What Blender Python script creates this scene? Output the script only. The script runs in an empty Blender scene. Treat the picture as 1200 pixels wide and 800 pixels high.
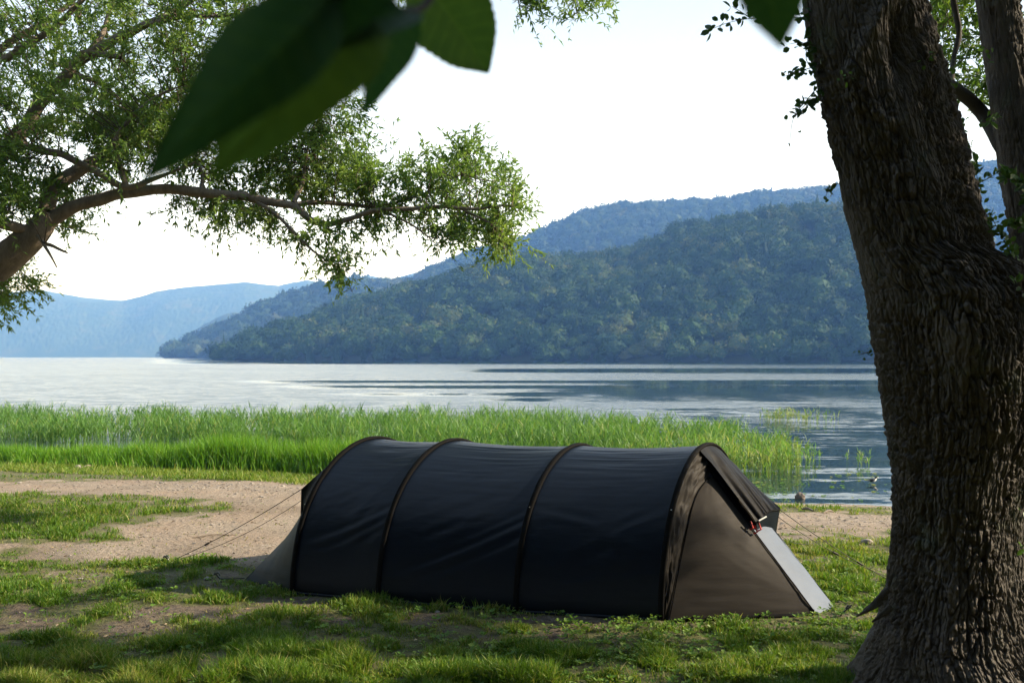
import bpy, math, random
import numpy as np

random.seed(7)
RNG = np.random.default_rng(11)
scene = bpy.context.scene
COL = scene.collection
R = math.radians
F_PX, HZ, CAM_Z = 1167.0, 417.5, 1.9        # focal length in photo pixels, horizon row, eye height
WATER_Z = -0.25
SUN_EL, SUN_AZ = R(30), R(4)                 # azimuth measured from +X towards +Y
SUN = np.array([math.cos(SUN_EL)*math.cos(SUN_AZ), math.cos(SUN_EL)*math.sin(SUN_AZ), math.sin(SUN_EL)])

def P(px, py, Y):
    return np.array([(px-600)/F_PX*Y, Y, CAM_Z-(py-HZ)/F_PX*Y])

# ------------------------------------------------------------------ numpy noise
def _h(ix, iy, iz, s):
    n = (ix.astype(np.int64)*374761393 + iy.astype(np.int64)*668265263 + iz.astype(np.int64)*2147483647 + s*1274126177) & 0xFFFFFFFF
    n = ((n ^ (n >> 13))*1274126177) & 0xFFFFFFFF
    n = ((n ^ (n >> 16))*2246822519) & 0xFFFFFFFF
    return ((n ^ (n >> 15)) & 0xFFFFFF)/float(0xFFFFFF)

def vn(x, y, z=0.0, s=0):
    x, y, z = np.broadcast_arrays(np.asarray(x, float), np.asarray(y, float), np.asarray(z, float))
    ix, iy, iz = np.floor(x), np.floor(y), np.floor(z)
    fx, fy, fz = x-ix, y-iy, z-iz
    fx, fy, fz = fx*fx*(3-2*fx), fy*fy*(3-2*fy), fz*fz*(3-2*fz)
    r = 0
    for a in (0, 1):
        for b in (0, 1):
            for c in (0, 1):
                w = (fx if a else 1-fx)*(fy if b else 1-fy)*(fz if c else 1-fz)
                r = r + w*_h(ix+a, iy+b, iz+c, s)
    return r

def fbm(x, y, z=0.0, s=0, o=4, g=0.5):
    a, t, r = 1.0, 0.0, 0
    for i in range(o):
        r = r + a*vn(np.asarray(x)*2**i, np.asarray(y)*2**i, np.asarray(z)*2**i, s+i*17)
        t += a; a *= g
    return r/t

def sst(a, b, x):
    t = np.clip((np.asarray(x, float)-a)/(b-a), 0, 1)
    return t*t*(3-2*t)

def nrm(v):
    v = np.asarray(v, float)
    return v/np.maximum(np.linalg.norm(v, axis=-1, keepdims=True), 1e-9)

# ------------------------------------------------------------------ mesh helpers
def new_mesh(name, verts, faces, mats=None, attrs=None, smooth=True, midx=None):
    verts = np.ascontiguousarray(verts, np.float32).reshape(-1, 3)
    if not isinstance(faces, (list, tuple)):
        faces = [faces]
    faces = [np.asarray(f, np.int32) for f in faces if len(f)]
    me = bpy.data.meshes.new(name)
    me.vertices.add(len(verts)); me.vertices.foreach_set('co', verts.ravel())
    nl = sum(f.size for f in faces); npoly = sum(len(f) for f in faces)
    me.loops.add(nl); me.polygons.add(npoly)
    me.loops.foreach_set('vertex_index', np.concatenate([f.ravel() for f in faces]))
    st, o = [], 0
    for f in faces:
        st.append(o+np.arange(len(f), dtype=np.int32)*f.shape[1]); o += f.size
    me.polygons.foreach_set('loop_start', np.concatenate(st).astype(np.int32))
    me.update(calc_edges=True)
    me.polygons.foreach_set('use_smooth', np.full(npoly, smooth, bool))
    for k, v in (attrs or {}).items():
        a = me.attributes.new(k, 'FLOAT', 'POINT')
        a.data.foreach_set('value', np.ascontiguousarray(v, np.float32))
    for m in (mats if isinstance(mats, (list, tuple)) else [mats]):
        if m: me.materials.append(m)
    if midx is not None:
        me.polygons.foreach_set('material_index', np.asarray(midx, np.int32))
    me.validate()
    return me

def obj(name, mesh, parent=None, loc=None):
    o = bpy.data.objects.new(name, mesh); COL.objects.link(o)
    if parent: o.parent = parent
    if loc is not None: o.location = loc
    return o

def add(name, verts, faces, mat, parent=None, attrs=None, smooth=True):
    """verts in world space; when a parent is given they are stored relative to the parent's location"""
    v = np.asarray(verts, float).reshape(-1, 3)
    if parent is not None: v = v-np.array(parent.location)
    return obj(name, new_mesh(name, v, faces, mat, attrs, smooth), parent)

def tag(o, label=None, cat=None, group=None, kind=None):
    if label: o['label'] = label
    if cat: o['category'] = cat
    if group: o['group'] = group
    if kind: o['kind'] = kind
    return o

def empty(name, loc, label, cat, group=None):
    o = bpy.data.objects.new(name, None); COL.objects.link(o)
    o.empty_display_size = 0.1; o.location = loc
    return tag(o, label, cat, group)

def grid_faces(nu, nv, wrap_v=False):
    i = np.arange(nu-1)[:, None]; j = np.arange(nv if wrap_v else nv-1)[None, :]
    j2 = (j+1) % nv
    return np.stack([i*nv+j, (i+1)*nv+j, (i+1)*nv+j2, i*nv+j2], -1).reshape(-1, 4)

def resample(pts, rad, step):
    pts = np.asarray(pts, float); rad = np.asarray(rad, float)
    seg = np.linalg.norm(np.diff(pts, axis=0), axis=1); s = np.r_[0, np.cumsum(seg)]
    n = max(3, int(s[-1]/step)+1); t = np.linspace(0, s[-1], n)
    m = len(pts)
    if m < 3:
        return np.stack([np.interp(t, s, pts[:, k]) for k in range(3)], 1), np.interp(t, s, rad)
    # Catmull-Rom through the points
    q = np.vstack([2*pts[0]-pts[1], pts, 2*pts[-1]-pts[-2]])
    k = np.clip(np.searchsorted(s, t, 'right')-1, 0, m-2); u = ((t-s[k])/np.maximum(seg[k], 1e-9))[:, None]
    p0, p1, p2, p3 = q[k], q[k+1], q[k+2], q[k+3]
    out = .5*((2*p1)+(-p0+p2)*u+(2*p0-5*p1+4*p2-p3)*u**2+(-p0+3*p1-3*p2+p3)*u**3)
    return out, np.interp(t, s, rad)

class Tubes:
    def __init__(self): self.v, self.f, self.n = [], [], 0
    def add(self, pts, rad, sides=6, step=None, knob=0.0, ry=None, up=None):
        pts = np.asarray(pts, float); rad = np.broadcast_to(np.asarray(rad, float), (len(pts),))
        if step: pts, rad = resample(pts, rad, step)
        t = nrm(np.gradient(pts, axis=0))
        ref = np.array([0, 0, 1.]) if up is None else np.asarray(up, float)
        if up is None and abs(t[:, 2]).mean() > .9: ref = np.array([1., 0, 0])
        a = nrm(np.cross(t, ref)); b = np.cross(t, a)
        th = np.arange(sides)/sides*2*math.pi
        r = rad[:, None]*np.ones(sides)[None]
        r2 = r if ry is None else np.full_like(r, ry)
        ring = pts[:, None]+a[:, None]*(np.cos(th)[None, :]*r)[..., None]+b[:, None]*(np.sin(th)[None, :]*r2)[..., None]
        if knob:
            k = fbm(ring[..., 0]*9, ring[..., 1]*9, ring[..., 2]*9, 5, 3)-.5
            d = nrm(ring-pts[:, None]); ring = ring+d*(k*knob*r)[..., None]
        self.v.append(ring.reshape(-1, 3)); self.f.append(grid_faces(len(pts), sides, True)+self.n)
        self.n += len(pts)*sides
    def V(self): return np.concatenate(self.v)
    def F(self): return np.concatenate(self.f)

class Leaves:
    """Many small folded leaves collected into one mesh."""
    def __init__(self): self.b, self.d, self.nn, self.l, self.w, self.t = [], [], [], [], [], []
    def add(self, b, d, n, l, w, t):
        k = len(b)
        self.b.append(b); self.d.append(d); self.nn.append(n)
        self.l.append(np.broadcast_to(l, k)); self.w.append(np.broadcast_to(w, k)); self.t.append(np.broadcast_to(t, k))
    def build(self, round_=False):
        b, d, n = np.concatenate(self.b), nrm(np.concatenate(self.d)), np.concatenate(self.nn)
        l, w, t = [np.concatenate(x)[:, None] for x in (self.l, self.w, self.t)]
        s = nrm(np.cross(d, n)); n = np.cross(s, d)
        k = len(b)
        if round_:
            v = np.stack([b, b+d*l*.28+s*w*.42+n*w*.12, b+d*l*.68+s*w*.45+n*w*.1, b+d*l-n*l*.08, b+d*l*.68-s*w*.45+n*w*.1, b+d*l*.28-s*w*.42+n*w*.12], 1)
            f = np.arange(k)[:, None]*6
            fc = np.concatenate([f+np.array([0, 1, 2, 3]), f+np.array([0, 3, 4, 5])])
            return v.reshape(-1, 3), fc, np.repeat(t[:, 0], 6)
        v = np.stack([b, b+d*l*.45+s*w*.5+n*w*.2, b+d*l-n*l*.12, b+d*l*.45-s*w*.5+n*w*.2], 1)
        f = np.arange(k)[:, None]*4+np.arange(4)
        return v.reshape(-1, 3), f, np.repeat(t[:, 0], 4)

# ------------------------------------------------------------------ material helpers
class NT:
    def __init__(self, name):
        self.m = bpy.data.materials.new(name); self.m.use_nodes = True
        self.t = self.m.node_tree; self.t.nodes.clear()
        self.out = self.t.nodes.new('ShaderNodeOutputMaterial')
    def n(self, typ, **kw):
        nd = self.t.nodes.new(typ)
        for k, v in kw.items():
            if k.startswith('i_'):
                key = k[2:].replace('_', ' ')
                nd.inputs[int(key) if key.isdigit() else key].default_value = v
            else: setattr(nd, k, v)
        return nd
    def l(self, a, b): self.t.links.new(a, b)
    def ramp(self, fac, stops):
        r = self.n('ShaderNodeValToRGB'); e = r.color_ramp.elements
        while len(e) < len(stops): e.new(.5)
        for x, (p, c) in zip(e, stops): x.position = p; x.color = (*c, 1)
        self.l(fac, r.inputs[0]); return r.outputs[0]
    def noise(self, scale, detail=4, rough=.55, vec=None, stretch=None):
        n = self.n('ShaderNodeTexNoise'); n.inputs['Scale'].default_value = scale
        n.inputs['Detail'].default_value = detail; n.inputs['Roughness'].default_value = rough
        if vec is None:
            g = self.n('ShaderNodeNewGeometry'); vec = g.outputs['Position']
        if stretch:
            mp = self.n('ShaderNodeMapping'); mp.inputs['Scale'].default_value = stretch
            self.l(vec, mp.inputs[0]); vec = mp.outputs[0]
        self.l(vec, n.inputs['Vector']); return n.outputs['Fac']
    def mix(self, fac, a, b, mode='MIX'):
        m = self.n('ShaderNodeMix', data_type='RGBA', blend_type=mode)
        for s, x in ((m.inputs[0], fac), (m.inputs[6], a), (m.inputs[7], b)):
            if hasattr(x, 'links'): self.l(x, s)
            elif isinstance(x, (int, float)): s.default_value = x
            else: s.default_value = (*x, 1)
        return m.outputs[2]
    def bump(self, h, strength=.5, dist=.01, nrm_=None):
        b = self.n('ShaderNodeBump'); b.inputs['Strength'].default_value = strength; b.inputs['Distance'].default_value = dist
        self.l(h, b.inputs['Height'])
        if nrm_: self.l(nrm_, b.inputs['Normal'])
        return b.outputs[0]
    def bsdf(self, col, rough=.6, spec=.5, normal=None, ior=None):
        p = self.n('ShaderNodeBsdfPrincipled')
        for s, x in ((p.inputs['Base Color'], col), (p.inputs['Roughness'], rough)):
            if hasattr(x, 'links'): self.l(x, s)
            elif isinstance(x, (int, float)): s.default_value = x
            else: s.default_value = (*x, 1)
        p.inputs['Specular IOR Level'].default_value = spec
        if ior: p.inputs['IOR'].default_value = ior
        if normal: self.l(normal, p.inputs['Normal'])
        return p.outputs[0]
    def done(self, sh): self.l(sh, self.out.inputs[0]); return self.m

def attr(nt, name):
    a = nt.n('ShaderNodeAttribute'); a.attribute_name = name; return a.outputs['Fac']

def foliage(name, c0, c1, c2, trans=.4, rough=.5, spec=.35, tscale=(1.0, 1.0, .55), big=.6):
    nt = NT(name)
    col = nt.ramp(attr(nt, 'tint'), [(0, c0), (.55, c1), (1, c2)])
    v = nt.noise(big, 3)
    col = nt.mix(nt.ramp(v, [(.35, (0, 0, 0)), (.65, (.35, .35, .35))]), col, c0)
    p = nt.bsdf(col, rough, spec)
    tr = nt.n('ShaderNodeBsdfTranslucent')
    nt.l(nt.mix(1.0, col, tscale, 'MULTIPLY'), tr.inputs[0])
    mx = nt.n('ShaderNodeMixShader'); mx.inputs[0].default_value = trans
    nt.l(p, mx.inputs[1]); nt.l(tr.outputs[0], mx.inputs[2])
    return nt.done(mx.outputs[0])

def fabric(name, col, trans=0.0, tcol=None, rough=.42, spec=.5, scale=1.0):
    nt = NT(name)
    n1 = nt.noise(5, 3); n2 = nt.noise(900, 1)
    c = nt.mix(nt.ramp(n1, [(.3, (0, 0, 0)), (.7, (.4, .4, .4))]), col, tuple(x*1.35 for x in col))
    b = nt.bump(n2, .15, .001)
    b = nt.bump(nt.noise(9, 3, .5, stretch=(.5, .5, 2.6)), .35, .008*scale, b)
    p = nt.bsdf(c, rough, spec, b)
    if trans:
        tr = nt.n('ShaderNodeBsdfTranslucent'); tr.inputs[0].default_value = (*(tcol or col), 1)
        mx = nt.n('ShaderNodeMixShader'); mx.inputs[0].default_value = trans
        nt.l(p, mx.inputs[1]); nt.l(tr.outputs[0], mx.inputs[2]); p = mx.outputs[0]
    return nt.done(p)

def plain(name, col, rough=.6, spec=.4, var=.3, scale=20, bump=0.0, bscale=60):
    nt = NT(name)
    c = nt.mix(nt.noise(scale, 4), tuple(x*(1-var) for x in col), tuple(x*(1+var) for x in col))
    return nt.done(nt.bsdf(c, rough, spec, nt.bump(nt.noise(bscale, 4), 1.0, bump) if bump else None))

def bark(name, c0, c1, c2, scale=1.0, lichen=None):
    nt = NT(name)
    a = nt.noise(7*scale, 6, .65, stretch=(1, 1, .25))
    f = nt.noise(38*scale, 5, .7, stretch=(1, 1, .35))
    col = nt.ramp(a, [(.3, c0), (.5, c1), (.72, c2)])
    col = nt.mix(.45, col, nt.ramp(f, [(.3, c0), (.7, c2)]))
    if lichen:
        pt = nt.noise(2.3, 5, .65, stretch=(1, 1, .45))
        col = nt.mix(nt.ramp(pt, [(.42, (0, 0, 0)), (.6, (.75, .75, .75))]), col, (c2[0]*.95, c2[1]*1.02, c2[2]*1.08))
        col = nt.mix(nt.ramp(attr(nt, 'plate'), [(.2, (0, 0, 0)), (.8, (.6, .6, .6))]), col, tuple(x*1.15 for x in c2))
        li = nt.noise(3.2, 6, .7)
        col = nt.mix(nt.ramp(li, [(.58, (0, 0, 0)), (.66, (.7, .7, .7))]), col, lichen)
    b = nt.bump(f, .9, .012/scale)
    b = nt.bump(nt.noise(130*scale, 3, .6, stretch=(1, 1, .5)), .6, .004, b)
    return nt.done(nt.bsdf(col, .85, .25, b))

M_leaf = foliage('willow leaf', (.115, .215, .05), (.20, .31, .075), (.29, .37, .11), .52)
M_leafR = foliage('tree leaf', (.045, .10, .016), (.09, .18, .026), (.17, .25, .04), .5)
M_vine = foliage('vine leaf', (.03, .075, .02), (.06, .13, .03), (.14, .25, .04), .4)
M_big = foliage('broad leaf', (.020, .066, .030), (.040, .105, .030), (.10, .185, .04), .5, .6, .12, big=6)
M_grass = foliage('grass blade', (.075, .165, .014), (.165, .25, .026), (.36, .32, .12), .48, .5, .3, big=.8)
M_sedge = foliage('sedge blade', (.08, .21, .014), (.14, .31, .02), (.33, .37, .09), .5, .5, .3, big=.5)
M_reed = foliage('reed blade', (.075, .18, .035), (.13, .265, .055), (.34, .35, .12), .5, .5, .3, big=.4)
M_clover = foliage('clover leaf', (.07, .16, .02), (.13, .24, .035), (.22, .30, .06), .42, .5, .3, big=2)
M_forest = foliage('forest crown', (.011, .034, .010), (.036, .078, .018), (.115, .13, .04), .14, .7, .12, big=.016)
M_forest2 = foliage('far forest crown', (.012, .032, .011), (.030, .058, .017), (.08, .085, .03), .12, .7, .12, big=.008)
M_bark = bark('furrowed bark', (.011, .0092, .0078), (.030, .0255, .0215), (.088, .076, .064), 1.8, (.085, .095, .07))
M_barkw = bark('willow bark', (.085, .07, .055), (.18, .145, .11), (.29, .23, .17), 1.9)
M_twig = plain('twig', (.09, .07, .05), .8, .2)

# ------------------------------------------------------------------ camera, sun, sky, render settings
cd = bpy.data.cameras.new('camera'); cam = bpy.data.objects.new('camera', cd); COL.objects.link(cam)
cam.location = (0, 0, CAM_Z); cam.rotation_euler = (R(90), 0, 0)
cd.sensor_width = 36; cd.lens = F_PX/1200*36; cd.shift_y = (HZ-400)/1200
cd.clip_start = .02; cd.clip_end = 20000
cd.dof.use_dof = True; cd.dof.focus_distance = 8.2; cd.dof.aperture_fstop = 5.0; cd.dof.aperture_blades = 9
scene.camera = cam

sl = bpy.data.lights.new('sun', 'SUN'); so = bpy.data.objects.new('sun', sl); COL.objects.link(so)
sl.energy = 5.0; sl.angle = R(.6); sl.color = (1, .88, .72)
from mathutils import Vector
so.rotation_euler = Vector(-SUN).to_track_quat('-Z', 'Y').to_euler()

w = bpy.data.worlds.new('World'); scene.world = w; w.use_nodes = True
nt = w.node_tree; nt.nodes.clear()
sky = nt.nodes.new('ShaderNodeTexSky'); sky.sky_type = 'NISHITA'; sky.sun_disc = False
sky.sun_elevation = SUN_EL; sky.sun_rotation = math.pi/2-SUN_AZ
sky.air_density = 1.0; sky.dust_density = 1.5; sky.ozone_density = 1.0; sky.altitude = 250
bg = nt.nodes.new('ShaderNodeBackground'); bg.inputs[1].default_value = .09
# thin, even cloud veil over the blue
veil = nt.nodes.new('ShaderNodeMix'); veil.data_type = 'RGBA'
veil.inputs[0].default_value = .82; veil.inputs[7].default_value = (6.6, 6.9, 7.2, 1)
tc = nt.nodes.new('ShaderNodeTexCoord'); sx = nt.nodes.new('ShaderNodeSeparateXYZ'); rp = nt.nodes.new('ShaderNodeValToRGB')
nt.links.new(tc.outputs['Generated'], sx.inputs[0]); nt.links.new(sx.outputs[2], rp.inputs[0])
e = rp.color_ramp.elements; e.new(.4); e.new(.6); e.new(.7)                       # the veil is thickest towards the horizon (values x 20)
for x_, (p_, c_) in zip(e, ((.02, (.92, .96, 1.0)), (.14, (.52, .55, .58)), (.26, (.265, .295, .32)), (.42, (.15, .178, .208)), (.95, (.11, .15, .20)))): x_.position = p_; x_.color = (*c_, 1)
sc_ = nt.nodes.new('ShaderNodeVectorMath'); sc_.operation = 'SCALE'; sc_.inputs[3].default_value = 20.0
nt.links.new(rp.outputs[0], sc_.inputs[0]); nt.links.new(sc_.outputs[0], veil.inputs[7])
nt.links.new(sky.outputs[0], veil.inputs[6])
nt.links.new(veil.outputs[2], bg.inputs[0])
wo = nt.nodes.new('ShaderNodeOutputWorld'); nt.links.new(bg.outputs[0], wo.inputs[0])

vs = scene.view_settings
scene.display_settings.display_device = 'sRGB'
vs.view_transform = 'Standard'; vs.look = 'None'; vs.gamma = 1; vs.use_curve_mapping = False; vs.exposure = 1.4
cy = scene.cycles
scene.render.engine = 'CYCLES'
cy.use_denoising = True
cy.max_bounces = 6; cy.diffuse_bounces = 3; cy.glossy_bounces = 3; cy.transmission_bounces = 4
cy.transparent_max_bounces = 8; cy.volume_bounces = 0
cy.sample_clamp_indirect = 6
cy.caustics_reflective = False; cy.caustics_refractive = False

# ------------------------------------------------------------------ ground
def shore_y(X):
    X = np.asarray(X, float)
    b = np.interp(X, [-60, -14, -9, -4.7, 3.8, 5.4, 9, 40], [24, 20.6, 19.6, 18.3, 14.75, 14.35, 14, 13.5])
    return b+(fbm(X*.5, 3.3, 0, 40, 3)-.5)*.5

def land_z(X, Y):
    X, Y = np.asarray(X, float), np.asarray(Y, float)
    d = shore_y(X)-Y
    z = np.interp(d, [-300, -40, -8, -1, 0, .5, 2.2, 4.5, 7], [-14, -6, -1.6, -.42, WATER_Z, WATER_Z+.05, -.1, -.02, 0])
    near = sst(-1, 3, d)
    z = z+near*((fbm(X*.45, Y*.45, 0, 3, 3)-.5)*.07)
    return z

ELL = [(245,712,70,11,-.6),(60,750,100,9,-.22),(110,643,210,10,-1.1),(270,622,120,24,-1.4),(345,600,60,40,-1.2),
       (150,567,320,10,-1.6),(340,580,110,15,-1.3),(110,668,160,9,-.15),(235,690,60,7,-.4),(55,610,125,21,.75),
       (140,597,75,8,.5),(120,551,300,5,1.1),(600,745,260,8,-.12),(720,762,110,14,-.2),(970,600,160,10,-1.6),
       (960,622,160,8,-.5),(985,690,70,26,.5),(960,650,110,10,.15),(300,690,40,8,.25),(20,690,70,12,.1),(1000,780,70,20,.15)]

def img_of(X, Y):
    Yc = np.maximum(Y, .5)
    return 600+F_PX*X/Yc, HZ+F_PX*CAM_Z/Yc

def dens(X, Y):
    px, py = img_of(X, Y)
    d = .76+(fbm(X*.8, Y*1.1, 0, 21, 3)-.5)*1.5+(fbm(X*3.3, Y*3.6, 0, 31, 3)-.5)*1.7
    for cx, cy_, rx, ry, a in ELL:
        d = d+a*np.exp(-(((px-cx)/rx)**2+((py-cy_)/ry)**2))
    d = d+.55*sst(738, 775, py)-.12*sst(620, 680, py)*sst(400, 250, px)
    d = d*np.where(px < 520, sst(-.5, .2, shore_y(X)-Y), sst(.35, 1.3, shore_y(X)-Y))
    d = np.where(Y < 4.5, .8, d)
    return np.clip(d, 0, 1)

yl = np.concatenate([[-400, -120, -40, -15, -5, 0, 3, 4.2], np.arange(4.8, 9, .035), np.arange(9, 21, .07), [21.5, 23, 26, 32, 45, 80, 160, 400, 1000, 2600, 6000]])
xl = np.concatenate([[-6000, -2000, -600, -200, -80, -40, -25, -17], np.arange(-13, 7.5, .05), [9, 13, 20, 40, 80, 200, 600, 2000, 6000]])
GX, GY = np.meshgrid(xl, yl)
GZ = land_z(GX, GY)
gd = dens(GX, GY)
near = (GY > 4.5) & (GY < 20) & (np.abs(GX) < 14)
GZ = np.where(near, GZ+(fbm(GX*2.2, GY*2.2, 0, 8, 4)-.5)*.035+(fbm(GX*9, GY*9, 0, 9, 2)-.5)*.016, GZ)
gv = np.stack([GX, GY, GZ], -1).reshape(-1, 3)

nt = NT('soil and turf')
g = attr(nt, 'grass'); wet = attr(nt, 'wet'); dark = attr(nt, 'humus')
s1 = nt.noise(1.1, 5, .6); s2 = nt.noise(16, 5, .65); s3 = nt.noise(110, 3, .6)
sand = nt.ramp(s2, [(.25, (.205, .168, .13)), (.5, (.315, .264, .21)), (.78, (.42, .36, .295))])
sand = nt.mix(nt.ramp(s3, [(.36, (.6, .6, .6)), (.54, (0, 0, 0))]), sand, (.13, .095, .07))
sand = nt.mix(nt.ramp(s1, [(.4, (0, 0, 0)), (.62, (.55, .55, .55))]), sand, (.27, .2, .145))
humus = nt.ramp(s2, [(.3, (.065, .05, .038)), (.7, (.17, .135, .10))])
soil = nt.mix(dark, sand, humus)
turf = nt.ramp(s2, [(.3, (.05, .065, .02)), (.55, (.10, .11, .035)), (.8, (.19, .16, .085))])
gn = nt.n('ShaderNodeMath', operation='MULTIPLY_ADD'); nt.l(s2, gn.inputs[0]); gn.inputs[1].default_value = .9; nt.l(g, gn.inputs[2])
base = nt.mix(nt.ramp(gn.outputs[0], [(.65, (0, 0, 0)), (1.0, (.85, .85, .85))]), soil, turf)
base = nt.mix(wet, base, (.05, .042, .034))
b = nt.bump(s3, 1.0, .012); b = nt.bump(s2, 1.0, .05, b)
M_ground = nt.done(nt.bsdf(base, .9, .2, b))
px_, py_ = img_of(GX, GY)
humus_a = np.clip(.12+.9*sst(632, 700, py_)+(fbm(GX*1.3, GY*1.3, 0, 55, 3)-.5)*.9, 0, 1)
humus_a = np.where(px_ > 800, np.clip(.3*sst(590, 640, py_)+.6*sst(640, 700, py_), 0, 1), humus_a)
wet_a = np.clip(sst(.35, -.1, shore_y(GX)-GY), 0, 1)
tag(obj('ground', new_mesh('ground', gv, grid_faces(len(yl), len(xl))[:, ::-1], M_ground,
    {'grass': gd.ravel(), 'wet': wet_a.ravel(), 'humus': humus_a.ravel()})), kind='structure')

# ------------------------------------------------------------------ lake
wy = np.concatenate([np.arange(12.5, 40, .2), np.geomspace(40, 700, 320), np.geomspace(720, 5200, 30)])
wx = np.concatenate([-np.geomspace(5200, 260, 24), np.linspace(-250, 250, 330), np.geomspace(260, 5200, 24)])
WX, WY = np.meshgrid(wx, wy)
lw = np.log(WY)
# slicks of still water between wind-ruffled streaks
side = sst(-.12, .22, (WX)/WY)                                   # the lee of the wooded hill lies to the right
n = fbm(WX*.012, WY*.11*np.minimum(1, 60/WY)*4, 0, 71, 4)
n2 = fbm(WX*.035, lw*26, 0, 72, 3)
calm = np.clip(sst(.50, .64, n*.5+n2*.5+.16*side-.03), 0, 1)
def band(y0, y1, soft=.04):
    return sst(y0*(1-soft), y0*(1+soft), WY)*sst(y1*(1+soft), y1*(1-soft), WY)
wob = 1+.05*(fbm(WX*.02, WY*.003, 0, 73, 3)-.5)
def bandw(p_hi, p_lo, x0, x1, a):
    y0, y1 = 2.15*F_PX/(p_lo-HZ), 2.15*F_PX/(p_hi-HZ)
    W = WY*wob
    px = 600+F_PX*WX/WY
    m = sst(y0*.96, y0*1.04, W)*sst(y1*1.04, y1*.96, W)*sst(x0-90, x0+90, px)
    return m*a*np.clip(.55+1.1*(n2-.3), 0, 1)
lit = 0
base_calm = np.clip(sst(492, 478, HZ+2.15*F_PX/WY)*0+sst(35, 29, WY)*sst(-.1, .15, WX/WY), 0, 1)
calm = np.clip(calm*.75*sst(26, 40, WY)*(.25+.75*side)+base_calm*(.75+.5*(n2-.5)), 0, 1)
for q in ((432, 436.5, 560, 1100, 1.), (446.5, 452, 700, 1100, .9), (456, 471, 590, 1100, 1.0), (474, 489, 800, 1100, .75),
          (445, 449, 290, 1100, .75), (451, 456, 330, 1100, .7), (460, 465, 380, 1100, .55), (419, 426.5, 200, 1100, .9)):
    calm = np.maximum(calm, bandw(*q))
for q in ((426.8, 431.5, 560, 1100, 1.0), (437, 445.5, 500, 1100, 1.0)):
    calm = calm*(1-bandw(*q))
st = sst(.50, .60, fbm(WX*.9, WY*5.5*np.minimum(1, 30/WY), 0, 75, 3)*.55+fbm(WX*.16, WY*.75*np.minimum(1, 30/WY), 0, 76, 3)*.45)*sst(70, 45, WY)
calm = sst(.12, .62, calm)*(1-.55*st)
nt = NT('lake water')
c = attr(nt, 'calm')
def wave(scale, stretch, amp):
    n = nt.n('ShaderNodeTexNoise'); n.inputs['Scale'].default_value = scale; n.inputs['Detail'].default_value = 2
    g = nt.n('ShaderNodeNewGeometry'); mp = nt.n('ShaderNodeMapping'); mp.inputs['Scale'].default_value = stretch
    nt.l(g.outputs['Position'], mp.inputs[0]); nt.l(mp.outputs[0], n.inputs['Vector'])
    v = nt.n('ShaderNodeVectorMath', operation='SUBTRACT'); nt.l(n.outputs['Color'], v.inputs[0]); v.inputs[1].default_value = (.5, .5, .5)
    m = nt.n('ShaderNodeVectorMath', operation='MULTIPLY'); nt.l(v.outputs[0], m.inputs[0]); m.inputs[1].default_value = (amp*.6, amp, 0)
    sp = nt.n('ShaderNodeSeparateXYZ'); nt.l(m.outputs[0], sp.inputs[0])
    ab = nt.n('ShaderNodeMath', operation='ABSOLUTE'); nt.l(sp.outputs[1], ab.inputs[0])
    ng = nt.n('ShaderNodeMath', operation='MULTIPLY'); nt.l(ab.outputs[0], ng.inputs[0]); ng.inputs[1].default_value = -1.0   # steep lee faces towards the beach
    cb = nt.n('ShaderNodeCombineXYZ'); nt.l(sp.outputs[0], cb.inputs[0]); nt.l(ng.outputs[0], cb.inputs[1])
    return cb.outputs[0]
va = nt.n('ShaderNodeVectorMath', operation='ADD'); nt.l(wave(.9, (.5, 1.7, 1), .55), va.inputs[0]); nt.l(wave(5.0, (.5, 1.5, 1), .50), va.inputs[1])
amp = nt.n('ShaderNodeMapRange'); nt.l(c, amp.inputs[0]); amp.inputs[3].default_value = 1.0; amp.inputs[4].default_value = .05
vm = nt.n('ShaderNodeVectorMath', operation='SCALE'); nt.l(va.outputs[0], vm.inputs[0]); nt.l(amp.outputs[0], vm.inputs[3])
vz = nt.n('ShaderNodeVectorMath', operation='ADD'); nt.l(vm.outputs[0], vz.inputs[0]); vz.inputs[1].default_value = (0, 0, 1)
vn_ = nt.n('ShaderNodeVectorMath', operation='NORMALIZE'); nt.l(vz.outputs[0], vn_.inputs[0])
rg = nt.n('ShaderNodeMapRange'); nt.l(c, rg.inputs[0]); rg.inputs[3].default_value = .20; rg.inputs[4].default_value = .03
M_water = nt.done(nt.bsdf((.012, .026, .032), rg.outputs[0], .5, vn_.outputs[0], 1.33))
wv = np.stack([WX, WY, np.full_like(WX, WATER_Z)], -1).reshape(-1, 3)
tag(obj('lake_water', new_mesh('lake_water', wv, grid_faces(len(wy), len(wx))[:, ::-1], M_water, {'calm': calm.ravel()})), kind='structure')

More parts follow.
